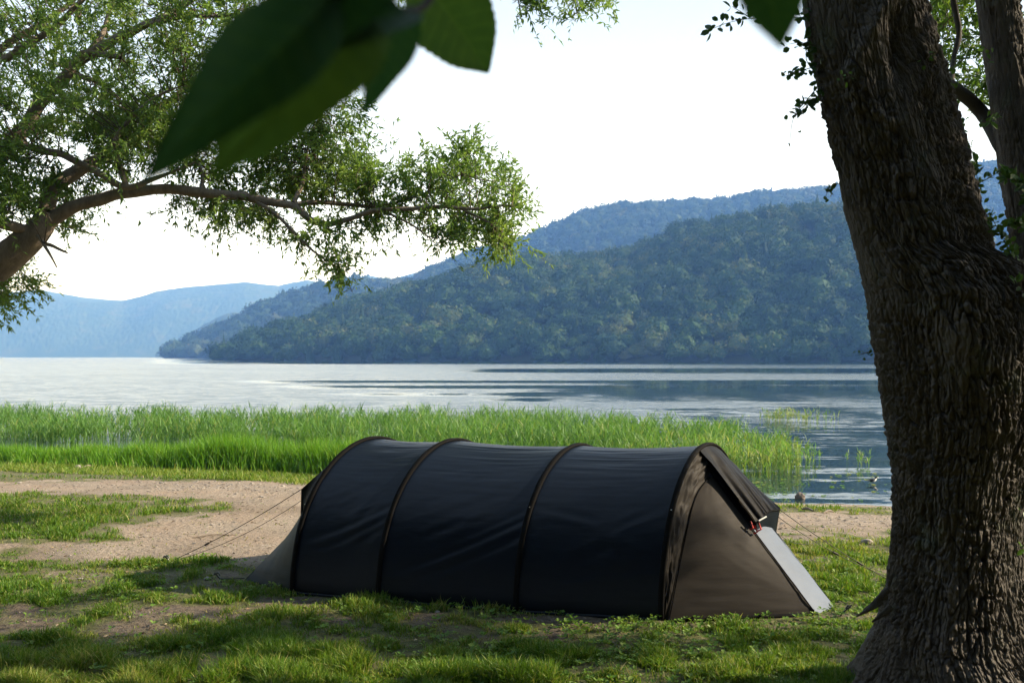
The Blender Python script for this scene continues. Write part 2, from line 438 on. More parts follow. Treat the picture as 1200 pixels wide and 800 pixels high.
# ------------------------------------------------------------------ hills
def hill_surface(name, sil, Ys, Yc, tree, mat, nu, nv, seed, gully=.1, canopy=None):
    """slope that climbs from the shore at depth Ys to a crest at depth Yc, then falls away behind"""
    sil = np.array(sil, float)
    px = np.linspace(sil[0, 0], sil[-1, 0], nu)
    cy_ = np.interp(px, sil[:, 0], sil[:, 1])
    ys = np.interp(px, Ys[0], Ys[1]); yc = np.interp(px, Yc[0], Yc[1])
    hz = np.maximum(CAM_Z-(cy_-HZ)/F_PX*yc-tree, .2)
    v = np.linspace(0, 1.45, nv)
    U, V = np.meshgrid(px, v, indexing='ij')
    Yv = ys[:, None]+(yc-ys)[:, None]*V
    prof = np.where(V <= 1, np.sin(np.clip(V, 0, 1)*math.pi/2)**.92, np.cos(np.clip(V-1, 0, 1)*1.9))
    Xv = (U-600)/F_PX*Yv
    s = 1/(yc.mean()*.16)
    gl = (fbm(Xv*s*1.3, Yv*s*.5, 0, seed, 4)-.5)
    Z = hz[:, None]*prof+gl*hz.max()*gully*np.sin(np.clip(V, 0, 1)*math.pi)*2.0
    Z = WATER_Z-.6+np.maximum(Z, -.5)+.6*sst(0, .02, V)
    att = {'tint': np.full(Z.size, .4)}
    if canopy:
        k = 1/canopy
        Z = Z+(np.abs(fbm(Xv*k, Yv*k, 0, seed+3, 3)-.5)*-2+.5)*canopy*.9*sst(0, .05, V)
        att['tint'] = np.clip(.4+(fbm(Xv*k*.3, Yv*k*.3, 0, seed+5, 3)-.5)*1.6, 0, 1).ravel()
    vv = np.stack([Xv, Yv, Z], -1).reshape(-1, 3)
    o = tag(obj(name, new_mesh(name, vv, grid_faces(nu, nv), mat, att)), kind='structure')
    return Xv, Yv, Z

M_floor = plain('forest floor', (.03, .038, .018), .9, .1, .4, .05)
M_far = foliage('distant wood', (.03, .05, .02), (.045, .065, .025), (.09, .085, .04), .0, .8, .1, big=.004)
SIL1 = [(252,419),(262,412),(283,396),(320,384),(364,370),(394,358),(448,347),(480,338),(513,328),(563,316),(600,307),(650,305),(696,302),(726,295),(753,290),(792,270),(830,260),(876,256),(926,251),(953,243),(979,245),(1020,252),(1060,268),(1100,300),(1150,345),(1200,380),(1250,405)]
SIL2 = [(196,414),(211,407),(232,398),(257,386),(306,363),(345,348),(395,335),(417,333),(440,337),(473,336),(507,320),(553,301),(603,292),(620,285),(653,273),(687,260),(726,251),(784,248),(838,243),(895,235),(968,228),(1050,218),(1150,205),(1250,196),(1340,215)]
SIL3 = [(182,416),(192,408),(207,399),(225,389),(240,380),(263,369),(275,366),(290,371),(340,392),(420,405)]
SIL4 = [(-640,330),(-520,318),(-400,336),(-280,328),(-160,350),(-60,346),(0,344),(47,339),(75,345),(100,349),(143,352),(183,343),(233,340),(287,336),(327,340),(360,331),(383,335),(433,326),(456,331),(486,324),(540,318),(640,330),(760,345),(900,360)]
X1, Y1, Z1 = hill_surface('near_hill', SIL1, ([252, 500, 1000, 1250], [600, 520, 450, 430]), ([252, 400, 700, 1250], [660, 720, 730, 640]), 7, M_floor, 300, 90, 101, .15)
X2, Y2, Z2 = hill_surface('far_hill', SIL2, ([196, 500, 1340], [1150, 1100, 1050]), ([196, 420, 700, 1340], [1250, 1420, 1600, 1600]), 6, M_floor, 260, 60, 102, .07)
hill_surface('distant_foothill', SIL3, ([182, 420], [2100, 2100]), ([182, 420], [2300, 2300]), 3, M_far, 220, 50, 103, .12, 12)
hill_surface('distant_mountains', SIL4, ([-640, 900], [2900, 2900]), ([-640, 900], [4100, 4100]), 4, M_far, 1100, 160, 104, .2, 10)

def ico(sub):
    import bmesh
    bm = bmesh.new(); bmesh.ops.create_icosphere(bm, subdivisions=sub, radius=1)
    v = np.array([x.co[:] for x in bm.verts]); f = np.array([[q.index for q in p.verts] for p in bm.faces]); bm.free()
    return v, f

def crown_protos(n, sub, cards, seed, csize):
    out = []; rg = np.random.default_rng(seed)
    for i in range(n):
        v, f = ico(sub)
        d = 1+.75*(fbm(v[:, 0]*1.7+i*9, v[:, 1]*1.7, v[:, 2]*1.7, seed+i, 3)-.5)+.35*(vn(v[:, 0]*4.2+i*7, v[:, 1]*4.2, v[:, 2]*4.2, seed+50+i)-.5)
        core = v*d[:, None]*.9
        core[:, 2] = np.where(core[:, 2] < 0, core[:, 2]*.7, core[:, 2]*1.0)
        k = rg.normal(size=(cards, 3)); k[:, 2] = np.abs(k[:, 2])*1.1-.35; k = nrm(k)
        dk = 1+.75*(fbm(k[:, 0]*1.7+i*9, k[:, 1]*1.7, k[:, 2]*1.7, seed+i, 3)-.5)+.35*(vn(k[:, 0]*4.2+i*7, k[:, 1]*4.2, k[:, 2]*4.2, seed+50+i)-.5)
        c = k*(dk*rg.uniform(.8, 1.16, cards))[:, None]
        nn = nrm(k+rg.normal(size=(cards, 3))*.6); t = nrm(np.cross(nn, rg.normal(size=(cards, 3)))); b_ = np.cross(nn, t)
        s = csize*rg.uniform(.5, 1.25, cards)[:, None]
        q = np.stack([c-t*s*.9, c-b_*s*.55+nn*s*.2, c+t*s, c+b_*s*.6+nn*s*.15], 1).reshape(-1, 3)
        q[:, 2] = np.where(q[:, 2] < 0, q[:, 2]*.7, q[:, 2])
        qf = np.arange(cards)[:, None]*4+np.arange(4)
        ti = np.r_[np.full(len(core), .35)+(vn(core[:, 0]*3, core[:, 1]*3, core[:, 2]*3, 9)-.5)*.3, np.repeat(rg.uniform(.2, .7, cards), 4)]
        out.append((np.vstack([core, q]), f, qf+len(core), ti))
    return out

def forest(name, XX, YY, ZZ, step, rad, protos, mat, vmax, seed, conifer=.06):
    rg = np.random.default_rng(seed)
    nu, nv = XX.shape
    # jittered grid over the slope, in metres
    pts = []
    xs = np.arange(XX.min(), XX.max(), step)
    Vtot, F3, F4, T, off = [], [], [], [], 0
    kk = int(nv*vmax)
    A = np.stack([XX, YY, ZZ], -1)[:, :kk]
    for i in range(0, nu-1):
        pass
    # area-weighted random sampling with dart throwing on a hash grid
    du = np.linalg.norm(np.diff(A, axis=0)[:, :-1], axis=-1); dv = np.linalg.norm(np.diff(A, axis=1)[:-1], axis=-1)
    ar = (du*dv).ravel(); N = int(ar.sum()/(step*step)*5)
    idx = rg.choice(len(ar), N, p=ar/ar.sum()); iu, iv = np.divmod(idx, dv.shape[1])
    fu, fv = rg.random(N), rg.random(N)
    p = (A[iu, iv]*((1-fu)*(1-fv))[:, None]+A[iu+1, iv]*(fu*(1-fv))[:, None]+A[iu, iv+1]*((1-fu)*fv)[:, None]+A[iu+1, iv+1]*(fu*fv)[:, None])
    cell = {}
    keep = []
    for j in range(N):
        r = step*rg.uniform(.62, 1.0)
        cx, cy_ = int(p[j, 0]//step), int(p[j, 1]//step); ok = True
        for a in (-1, 0, 1):
            for b2 in (-1, 0, 1):
                for q in cell.get((cx+a, cy_+b2), ()):
                    if (p[q]-p[j])@(p[q]-p[j]) < r*r: ok = False; break
                if not ok: break
            if not ok: break
        if ok: cell.setdefault((cx, cy_), []).append(j); keep.append(j)
    for j in keep:
        v, f3, f4, ti = protos[rg.integers(len(protos))]
        s = rad*rg.uniform(.55, 1.5); a = rg.uniform(0, 6.28)
        ca, sa = math.cos(a), math.sin(a)
        con = rg.random() < conifer
        sx, sz = (s*.55, s*1.5) if con else (s, s*rg.uniform(.75, 1.15))
        vx = np.stack([(v[:, 0]*ca-v[:, 1]*sa)*sx, (v[:, 0]*sa+v[:, 1]*ca)*sx, v[:, 2]*sz], 1)
        if con: 
            taper = np.clip(1.25-.75*(v[:, 2]+.7), .15, 1.3); vx[:, :2] *= taper[:, None]
        Vtot.append(vx+p[j]+np.array([0, 0, s*.55])); F3.append(f3+off); F4.append(f4+off); off += len(v)
        big = fbm(p[j, 0]*.02, p[j, 1]*.02, 0, seed, 2)-.5
        T.append(np.clip(ti+rg.normal()*.2+big*.9-(.25 if con else 0), 0, 1))
    tag(obj(name, new_mesh(name, np.vstack(Vtot), [np.vstack(F3), np.vstack(F4)], mat, {'tint': np.concatenate(T)}, False)), kind='stuff')
    return len(keep), p[keep]

pr1 = crown_protos(10, 2, 430, 300, .14)
n1, p1 = forest('hillside_forest', X1, Y1, Z1, 7.4, 5.3, pr1, M_forest, .74, 401)
pr2 = crown_protos(6, 2, 110, 330, .2)
n2_, p2 = forest('far_hillside_forest', X2, Y2, Z2, 12.0, 8.0, pr2, M_forest2, .76, 402, .03)
print('forest crowns', n1, n2_)

# ------------------------------------------------------------------ haze over the lake
x0, x1, y0, y1, z0, z1 = -4200, 4200, -60, 5600, -16, 345
hv = np.array([(x, y, z) for x in (x0, x1) for y in (y0, y1) for z in (z0, z1)], float)
hf = np.array([(0, 1, 3, 2), (4, 6, 7, 5), (0, 4, 5, 1), (2, 3, 7, 6), (0, 2, 6, 4), (1, 5, 7, 3)])
M_haze = bpy.data.materials.new('haze'); M_haze.use_nodes = True
t = M_haze.node_tree; t.nodes.clear()
pv = t.nodes.new('ShaderNodeVolumePrincipled'); pv.inputs['Density'].default_value = .00032
pv.inputs['Color'].default_value = (.17, .385, .98, 1); pv.inputs['Anisotropy'].default_value = .0
pv.inputs['Absorption Color'].default_value = (.72, .72, .72, 1)
mo = t.nodes.new('ShaderNodeOutputMaterial'); t.links.new(pv.outputs[0], mo.inputs['Volume'])
hz_o = tag(obj('haze', new_mesh('haze', hv, hf, M_haze, smooth=False)), kind='stuff')

# ------------------------------------------------------------------ tent
tent = empty('tunnel_tent', (0.2, 8.3, 0), 'long black tunnel tent with four hoops and a porch coloured sunlit brown on the lakeside grass', 'tent')
M_fly = fabric('black ripstop nylon', (.0028, .0055, .0115), .0, rough=.42, spec=.2)
M_porch = fabric('sunlit brown nylon', (.026, .0225, .0195), .15, (.05, .042, .035), .55, .06)  # fly cloth recoloured: its sunlit brown is put into the colour
M_porchL = fabric('shaded grey green nylon', (.016, .022, .0225), .0, rough=.55, spec=.06)  # same cloth at the left end, shaded tone put into the colour
M_hood = fabric('black brown nylon', (.0038, .0034, .0034), .0, rough=.5, spec=.07)
M_sleeve = fabric('pole sleeve webbing', (.004, .0036, .0033), .0, rough=.8, spec=.06)
M_pale = fabric('pale grey tent fabric', (.10, .125, .17), .12, (.12, .145, .185), .55, .15)
M_line = plain('guy cord', (.03, .026, .02), .7, .3)
M_metal = plain('dark steel', (.05, .05, .05), .35, .6)
M_red = plain('red cord', (.42, .03, .02), .5, .4)
M_white = plain('white plastic', (.6, .6, .58), .4, .4)

NH = np.array([.495, .869, 0])                     # across the tent, away from the camera
FEET = np.array([(-1.76, 7.99, 0), (-1.037, 7.735, 0), (.032, 7.45, 0), (1.07, 7.14, 0)])
AW = [1.05, 1.05, 1.03, 1.0]; HH = [1.165, 1.17, 1.165, 1.18]
for k in range(4): FEET[k, 2] = float(land_z(FEET[k, 0], FEET[k, 1]))-.0
def hoop(k, th, grow=0.0):
    th = np.asarray(th, float)[..., None]
    c = FEET[k]+NH*AW[k]
    return c-NH*(AW[k]+grow)*np.cos(th)*(1+.02*np.sin(2*th)**2)+np.array([0, 0, HH[k]+grow])*np.sin(th)
def hoop_n(k, th):
    th = np.asarray(th, float)[..., None]
    return nrm(-NH*np.cos(th)/AW[k]+np.array([0, 0, 1.])*np.sin(th)/HH[k])

CREASE = [(0, .1, .115, 1.0, .205, .006), (0, .3, .10, .95, .172, .005), (0, .45, .32, .97, .345, .003), (1, .05, .055, 1.0, .19, .007), (1, .25, .05, 1.0, .15, .005),
          (1, .4, .12, 1.0, .215, .004), (1, .0, .30, .4, .325, .003), (2, .3, .07, 1.0, .10, .004), (2, .0, .22, .5, .19, .004), (2, .0, .36, .6, .372, .003)]
th = np.linspace(0, math.pi, 330)
rows = []
for k in range(3):
    us = np.linspace(0, 1, 70)[(1 if k else 0):]
    a, b_ = hoop(k, th), hoop(k+1, th); na, nb = hoop_n(k, th), hoop_n(k+1, th)
    for u in us:
        p = a*(1-u)+b_*u; nn = nrm(na*(1-u)+nb*u)
        env = math.sin(math.pi*u)
        env2 = env**.6
        up = np.sin(th)
        sag = -.024*env**.8*(.25+.75*up)
        U = k+u; s = th/math.pi
        # tension lines running along the ridge, slack folds low down, soft unevenness
        wr = .014*env2*(np.abs(fbm(U*.9, s*46, 0, 61, 3)-.5)*2-.4)*np.exp(-((s-.4)/.13)**2)
        wr2 = .016*env2*(1-np.abs(fbm((U*1.1+s*3.6)*1.0, (s*7.5-U*1.25)*1.8, 0, 62, 3)-.5)*4)*np.exp(-((s-.16)/.1)**2)*sst(.35, .65, fbm(U*1.3, s*4, 0, 66, 2))
        wr3 = .012*env*(fbm(U*1.7, s*9, 0, 63, 3)-.5)
        cr_ = 0
        for bay, ua, sa_, ub, sb, am in CREASE:
            if bay != k or not (ua-.12 < u < ub+.06): continue
            c_ = sa_+(sb-sa_)*np.clip((u-ua)/(ub-ua), 0, 1)**1.3; x_ = (s-c_)/.0085
            cr_ = cr_-am*x_*np.exp(-x_*x_*.5)*sst(ua-.12, ua+.25, u)*sst(ub+.06, ub-.05, u)
        wr3 = wr3+cr_
        edge = .004*(1-env2)*(fbm(U*30, s*55, 0, 64, 2)-.5)
        rows.append(p+nn*(sag+wr+wr2+wr3+edge)[:, None])
fv = np.array(rows)
add('flysheet', fv.reshape(-1, 3), grid_faces(fv.shape[0], fv.shape[1]), M_fly, tent)

for k in range(4):
    tb = Tubes(); t_ = np.linspace(-.01, math.pi+.01, 90)
    p = hoop(k, t_, .008); tn = nrm(np.gradient(p, axis=0)); nn = hoop_n(k, t_)
    ax = nrm(np.cross(tn, nn)); sides = 10; ang = np.arange(sides)/sides*2*math.pi
    wv_ = 1+.25*(fbm(t_*14, k*3.1, 0, 65, 3)-.5)
    ring = p[:, None]+ax[:, None]*(np.cos(ang)[None]*.024*wv_[:, None])[..., None]+nn[:, None]*(np.sin(ang)[None]*.015*wv_[:, None])[..., None]
    add('pole_sleeve', ring.reshape(-1, 3), grid_faces(len(p), sides, True), M_sleeve, tent)
    # guy-out tab on each hoop
    if k in (2, 3):
        q = hoop(k, R(40), .02); ds = NH*-.03
        tb.add([q, q+np.array([.005, -.012, -.05])], .007, 5); add('line_toggle', tb.V(), tb.F(), M_white, tent)

def loft(name, A, B, mat, n=30, fn=None, parent=tent):
    """surface between two equally sampled curves; fn(s, t) gives the offset along the local normal"""
    A, B = np.asarray(A, float), np.asarray(B, float); t_ = np.linspace(0, 1, n)
    G = A[:, None]*(1-t_)[None, :, None]+B[:, None]*t_[None, :, None]
    if fn is not None:
        s_ = np.linspace(0, 1, len(A))
        S, T_ = np.meshgrid(s_, t_, indexing='ij')
        du, dv = np.gradient(G, axis=0), np.gradient(G, axis=1); nn = nrm(np.cross(du, dv))
        if nn[..., 1].mean() > 0: nn = -nn
        G = G+nn*fn(S, T_)[..., None]
    return add(name, G.reshape(-1, 3), grid_faces(len(A), n), mat, parent)

def curve(pts, n):
    return resample(pts, np.ones(len(pts)), .01)[0][np.linspace(0, 1, n)*0 == 0] if False else _cv(pts, n)
def _cv(pts, n):
    q, _ = resample(pts, np.ones(len(pts)), .004)
    return q[np.linspace(0, len(q)-1, n).round().astype(int)]

# --- right-hand porch
A_ = np.array([2.234, 7.28, 0.0]); B_ = A_+np.array([.216, .25, 0])
T_ = P(833, 555, 7.82)
seam = _cv([np.array([1.112, 7.112, 0]), P(800, 640, 7.34), P(814, 583, 7.58), T_], 70)
h4 = hoop(3, np.linspace(0.0, R(80), 70), .004)
loft('porch_valance', h4, seam, M_porch, 26,
     lambda s, t: .026*np.sin(math.pi*t)*(fbm(s*13+t*2.2, t*7-s*6, 0, 81, 4)-.5)*2.4+.012*np.sin(math.pi*t)*(1-np.abs(fbm(s*5, t*9+s*2, 0, 82, 3)-.5)*5)*.9)
edge = A_+(T_-A_)*np.linspace(0, 1, 70)[:, None]
loft('porch_door', seam, edge, M_porch, 60,
     lambda s, t: .03*np.sin(math.pi*t)*np.sin(math.pi*np.clip(s*.9+.1, 0, 1))+.006*(fbm(s*38, t*2.5+s, 0, 83, 3)-.5)*sst(.32, .05, s)*2*sst(0, .2, t)
     +.006*(fbm(s*16+t*7, (t-s)*1.2, 0, 84, 3)-.5)*sst(.05, .2, s)*sst(.6, .3, s)*sst(.2, .6, t)+.004*(fbm(s*6, t*5, 0, 85, 2)-.5))
zp = Tubes(); zp.add(seam+np.array([.006, -.008, 0]), .006, 5); add('seam_zip', zp.V(), zp.F(), M_sleeve, tent)
zp = Tubes(); zp.add(edge+np.array([.0, -.006, .004]), .005, 5); add('door_zip', zp.V(), zp.F(), M_sleeve, tent)
zp = Tubes(); q = seam[0]+(A_-seam[0])*np.linspace(0, 1, 40)[:, None]+np.array([0, -.012, .012]); zp.add(q, .014, 6, None, .5, .022); add('hem', zp.V(), zp.F(), M_hood, tent)
E2 = A_+(T_-A_)*np.linspace(0, .62, 24)[:, None]
sh = np.array([.205, .24, 0])*np.linspace(1.06, .95, 24)[:, None]
loft('front_panel', E2+np.array([.006, .004, .006]), E2+sh, M_pale, 14, lambda s, t: .008*np.sin(math.pi*t)+.004*(fbm(s*9, t*4, 0, 86, 2)-.5))
# far side of the porch
h4f = hoop(3, np.linspace(R(180), R(112), 40), .004)
B2 = B_+(T_+np.array([.16, .19, .02])-B_)*np.linspace(0, 1, 40)[:, None]
loft('porch_side', h4f, B2, M_porch, 20, lambda s, t: .01*(fbm(s*8, t*6, 0, 87, 3)-.5))
# hood over the porch
Nn, Ff = P(886, 613, 7.58), P(914, 597, 7.86)
arc = hoop(3, np.linspace(R(79), R(128), 60), .012)
sl_ = np.linspace(0, 1, 60)
lip = Nn+(Ff-Nn)*sl_[:, None]+np.array([0, 0, .03])*np.sin(math.pi*sl_)[:, None]
lip[:, 2] += .012*(fbm(sl_*5, 2.2, 0, 90, 2)-.5)
hood = loft('porch_hood', arc, lip, M_hood, 40, lambda s, t: .016*(1-np.abs(fbm(s*7.5, t*.7, 0, 88, 2)-.5)*4)*sst(0, .3, t)-.03*np.sin(math.pi*t)*np.sin(math.pi*s)*0+.004*(fbm(s*30, t*2, 0, 89, 2)-.5))
low = T_+(P(884, 630, 7.62)-T_)*np.linspace(0, 1, 40)[:, None]
top = arc[0]+(Nn-arc[0])*np.linspace(0, 1, 40)[:, None]
loft('hood_side', top, low, M_hood, 10, lambda s, t: -.02*np.sin(math.pi*t)+.006*(fbm(s*14, t*3, 0, 91, 2)-.5))
fd = np.array([Ff, Ff+(0, 0, -.02), P(908, 632, 7.88), P(897, 624, 7.76), P(893, 612, 7.66), Nn])
sf = np.linspace(0, 1, 12)[:, None]
loft('storm_flap', lip[np.linspace(0, 59, 12).astype(int)]+np.array([0, 0, .002]), P(889, 632, 7.68)+(P(908, 632, 7.9)-P(889, 632, 7.68))*sf+np.array([0, .02, 0])*np.sin(6*sf), M_fly, 8)
for k in range(3):
    zp = Tubes(); zp.add(FEET[k]+(FEET[k+1]-FEET[k])*np.linspace(0, 1, 30)[:, None]+np.array([0, -.01, .008]), .012, 6, None, .6); add('hem', zp.V(), zp.F(), M_fly, tent)
lp = Tubes(); lp.add(lip, .007, 6); add('hood_edging', lp.V(), lp.F(), M_sleeve, tent)
rd = Tubes(); q = P(884, 618, 7.56)
for dx, dz in ((-.03, .02), (0, -.01), (.03, .01)): rd.add([q+np.array([dx, 0, dz+.03]), q+np.array([dx+.02, -.012, dz-.02]), q+np.array([dx-.005, 0, dz-.035])], .008, 5)
add('red_cord', rd.V(), rd.F(), M_red, tent)
wt = Tubes(); wt.add([P(889, 610, 7.56), P(898, 605, 7.6)], .007, 5); add('hood_toggle', wt.V(), wt.F(), M_white, tent)

# --- left-hand porch
AL = np.array([-2.27, 8.45, 0]); C1 = FEET[0]+NH*1.05
TL = C1+np.array([-.02, .0, 1.06])
eL = AL+(TL-AL)*np.linspace(0, .9, 60)[:, None]
hL = hoop(0, np.linspace(0, R(70), 60), .003)
loft('porch_door', hL, eL, M_porchL, 40, lambda s, t: .025*np.sin(math.pi*t)*np.sin(math.pi*np.clip(s+.05, 0, 1))+.008*(fbm(s*30, t*2, 0, 92, 3)-.5)*sst(.3, .04, s)*2+.005*(fbm(s*6, t*5, 0, 93, 2)-.5))
BL = AL+np.array([.18, .32, 0])
eB = BL+(TL+np.array([.1, .18, 0])-BL)*np.linspace(0, .9, 60)[:, None]
loft('front_panel', eL+np.array([-.003, .004, 0]), eB, M_porchL, 10)
hLf = hoop(0, np.linspace(R(180), R(110), 60), .003)
loft('porch_side', hLf, eB, M_porchL, 16, lambda s, t: .01*(fbm(s*8, t*6, 0, 94, 3)-.5))
N1, F1 = P(353, 573, 8.62), P(353, 573, 8.62)+np.array([.17, .32, .03])
arcL = hoop(0, np.linspace(R(67), R(132), 50), .012)
sl2 = np.linspace(0, 1, 50)[:, None]
loft('porch_hood', arcL, N1+(F1-N1)*sl2, M_fly, 26, lambda s, t: .012*(1-np.abs(fbm(s*6, t*.7, 0, 95, 2)-.5)*4)*sst(0, .3, t))
loft('storm_flap', N1+(F1-N1)*sl2, P(352, 611, 8.66)+(F1-N1)*sl2*.9, M_fly, 10)
loft('hood_side', arcL[0]+(N1-arcL[0])*sl2, hL[38]+(P(354, 606, 8.63)-hL[38])*sl2, M_fly, 8, lambda s, t: -.015*np.sin(math.pi*t))
wt = Tubes(); wt.add([P(357, 590, 8.55), P(361, 596, 8.55)], .006, 5); add('hood_toggle', wt.V(), wt.F(), M_white, tent)

# guy lines belong to the tent, the pegs are driven into the ground
def gz(x, y): return float(land_z(x, y))
def ground_pt(px, py):
    Y = 9.0
    for _ in range(25):
        Y = (CAM_Z-gz((px-600)/F_PX*Y, Y))*F_PX/(py-HZ)
    return np.array([(px-600)/F_PX*Y, Y, gz((px-600)/F_PX*Y, Y)])
pegs = {'left': ground_pt(200, 661), 'leftlow': ground_pt(259, 682), 'right': ground_pt(1062, 694), 'rightlow': ground_pt(986, 722), 'right2': ground_pt(1075, 690)}
def guy(a, b, sag=.02, r=.0032, slider=.6):
    a, b = np.asarray(a, float), np.asarray(b, float); s_ = np.linspace(0, 1, 24)[:, None]
    tb = Tubes(); p = a+(b-a)*s_-np.array([0, 0, sag])*4*s_*(1-s_); tb.add(p, r, 5)
    g_ = add('guy_line', tb.V(), tb.F(), M_line, tent)
    if slider:
        t2 = Tubes(); k = int(slider*23); t2.add([p[k], p[k]+(b-a)/np.linalg.norm(b-a)*.05], .009, 6)
        v = t2.V()-np.array(tent.location); obj('line_slider', new_mesh('line_slider', v, t2.F(), M_line), g_)
up = np.array([0, 0, .03])
guy(N1, pegs['left']+up, .03, slider=.72); guy(P(355, 585, 8.64), pegs['left']+up+np.array([.02, .02, 0]), .06, .0024, None)
guy(AL+np.array([0, 0, .02]), pegs['leftlow']+up, .0, .005, None)
guy(Ff, pegs['right']+up, .03, slider=.62); guy(P(910, 604, 7.86), pegs['right2']+up, .07, .0026, .4)
guy(P(895, 610, 7.7), P(962, 632, 9.4), .10, .0022, None)
guy(B_*.5+A_*.5+np.array([0, 0, .02]), pegs['rightlow']+up, .0, .004, None)
PEG_LABEL = {'left': ('dark tent peg standing in bare grass at the end of the long left guy line', -.35),
             'leftlow': ('dark tent peg with a short loop beside the low left corner of the tent', -.3),
             'rightlow': ('dark tent peg leaning beside the pale grey strip of the tent porch', .45)}
for key, (lab, lean) in PEG_LABEL.items():
    tb = Tubes(); tb.add([(-lean*.09, 0, -.14), (0, 0, .02), (lean*.16, -.01, .085)], [.004, .007, .008], 6)
    o = obj('tent_peg', new_mesh('tent_peg', tb.V(), tb.F(), M_metal), None, pegs[key])
    tag(o, lab, 'tent peg', 'tent pegs')
    h = Tubes(); h.add([(lean*.16-.008, -.01, .07), (lean*.16+.03*np.sign(lean)*-1, -.012, .085), (lean*.16+.045*-np.sign(lean), -.012, .06)], [.008, .008, .006], 6)
    obj('hook', new_mesh('hook', h.V(), h.F(), M_metal), o)

# ------------------------------------------------------------------ grass, clover, reeds
def in_tent(X, Y, m=0.0):
    poly = np.array([FEET[0, :2]-NH[:2]*m, FEET[1, :2]-NH[:2]*m, FEET[2, :2]-NH[:2]*m, FEET[3, :2]-NH[:2]*m, A_[:2], B_[:2], FEET[3, :2]+2*NH[:2], FEET[0, :2]+2.1*NH[:2], BL[:2], AL[:2]])
    r = np.zeros(len(X), bool); n = len(poly)
    for i in range(n):
        x1_, y1_ = poly[i]; x2_, y2_ = poly[(i+1) % n]
        c_ = ((y1_ > Y) != (y2_ > Y)) & (X < (x2_-x1_)*(Y-y1_)/(y2_-y1_+1e-12)+x1_); r ^= c_
    return r

def blades(X, Y, Z, h, w_, lean, tint, seg=3, rg=RNG, bend=1.0):
    n = len(X); a = rg.uniform(0, 2*math.pi, n); f = rg.uniform(0, 2*math.pi, n)
    ld = np.stack([np.cos(a), np.sin(a), 0*a], 1); sd = np.stack([np.cos(f), np.sin(f), 0*f], 1)
    base = np.stack([X, Y, Z], 1); V = []
    for i in range(seg+1):
        t_ = i/seg
        c_ = base+np.array([0, 0, 1.])*(h*(t_-.28*bend*lean*t_*t_))[:, None]+ld*(h*lean*t_**1.8)[:, None]
        wd = w_*(1-.15*t_ if t_ < .7 else (1-t_)/.3*.85)
        if i < seg: V += [c_-sd*wd[:, None]*.5, c_+sd*wd[:, None]*.5]
        else: V += [c_]
    k = 2*seg+1
    V = np.stack(V, 1).reshape(-1, 3); o = (np.arange(n)*k)[:, None]
    q = np.concatenate([o+np.array([2*i, 2*i+1, 2*i+3, 2*i+2]) for i in range(seg-1)]) if seg > 1 else np.zeros((0, 4), int)
    tr = o+np.array([2*seg-2, 2*seg-1, 2*seg])
    return V, q, tr, np.repeat(tint, k)

def zfine(X, Y):
    return land_z(X, Y)+(fbm(X*2.2, Y*2.2, 0, 8, 4)-.5)*.035

N = 760000
Yg = 5.35*(16.5/5.35)**(RNG.random(N)**1.35); Xg = RNG.uniform(-.68, .60, N)*Yg
d_ = dens(Xg, Yg)
px, py = img_of(Xg, Yg)
clump = fbm(Xg*7.5, Yg*7.5, 0, 39, 2)*.6+fbm(Xg*2.4, Yg*2.4, 0, 40, 2)*.4
keep = (RNG.random(N) < (d_**1.3*sst(.60-.27*d_, .70-.20*d_, clump)+.035*(fbm(Xg*6, Yg*6, 0, 37, 2) > .56))*(.25+.75*sst(16, 9, Yg))) & ~in_tent(Xg, Yg)
Xg, Yg, d_, px, py = [q[keep] for q in (Xg, Yg, d_, px, py)]
tuft = sst(.25, .72, fbm(Xg*4.6, Yg*4.6, 0, 35, 3))*1.15
lush = sst(745, 785, py)*sst(1000, 500, px)+.5*sst(640, 700, py)*sst(900, 960, px)*sst(730, 700, py)
lush = lush+.6*np.exp(-(((px-470)/120)**2+((py-712)/12)**2))+.35*np.exp(-(((px-60)/120)**2+((py-610)/22)**2))
hh = (.018+.055*d_*tuft+.034*lush*tuft*1.2)*RNG.uniform(.5, 1.35, len(Xg))
ww = np.maximum(.0052, .00085*Yg)*RNG.uniform(.7, 1.3, len(Xg))
tn = np.clip(.46+.32*RNG.normal(size=len(Xg))+(.5-d_)*.45+(fbm(Xg*1.1, Yg*1.1, 0, 36, 2)-.5)*.9+.12*sst(14, 9, Yg)*0, 0, 1)
tn = np.where(RNG.random(len(Xg)) < .06, RNG.uniform(.8, 1, len(Xg)), tn)
V, q, tr, ti = blades(Xg, Yg, zfine(Xg, Yg)-.004, hh, ww, RNG.uniform(.1, 1.0, len(Xg)), tn)
tag(obj('grass', new_mesh('grass', V, [q, tr], M_grass, {'tint': ti})), kind='stuff')
print('grass blades', len(Xg))

# taller, yellower weeds where the turf meets the sedge
N = 36000
Xg = RNG.uniform(-15, -2.2, N); Yg = shore_y(Xg)-RNG.random(N)**1.5*2.4+.15
kp = RNG.random(N) < .25+.9*sst(.38, .62, fbm(Xg*1.2, Yg*2.2, 0, 38, 3)); Xg, Yg = Xg[kp], Yg[kp]; k = len(Xg)
V, q, tr, ti = blades(Xg, Yg, land_z(Xg, Yg), RNG.uniform(.03, .11, k)*(1+1.0*(RNG.random(k) < .05)), RNG.uniform(.010, .018, k), RNG.uniform(.2, 1, k), np.clip(.55+.2*RNG.normal(size=k), 0, 1), 2)
tag(obj('weeds', new_mesh('weeds', V, [q, tr], M_grass, {'tint': ti})), kind='stuff')

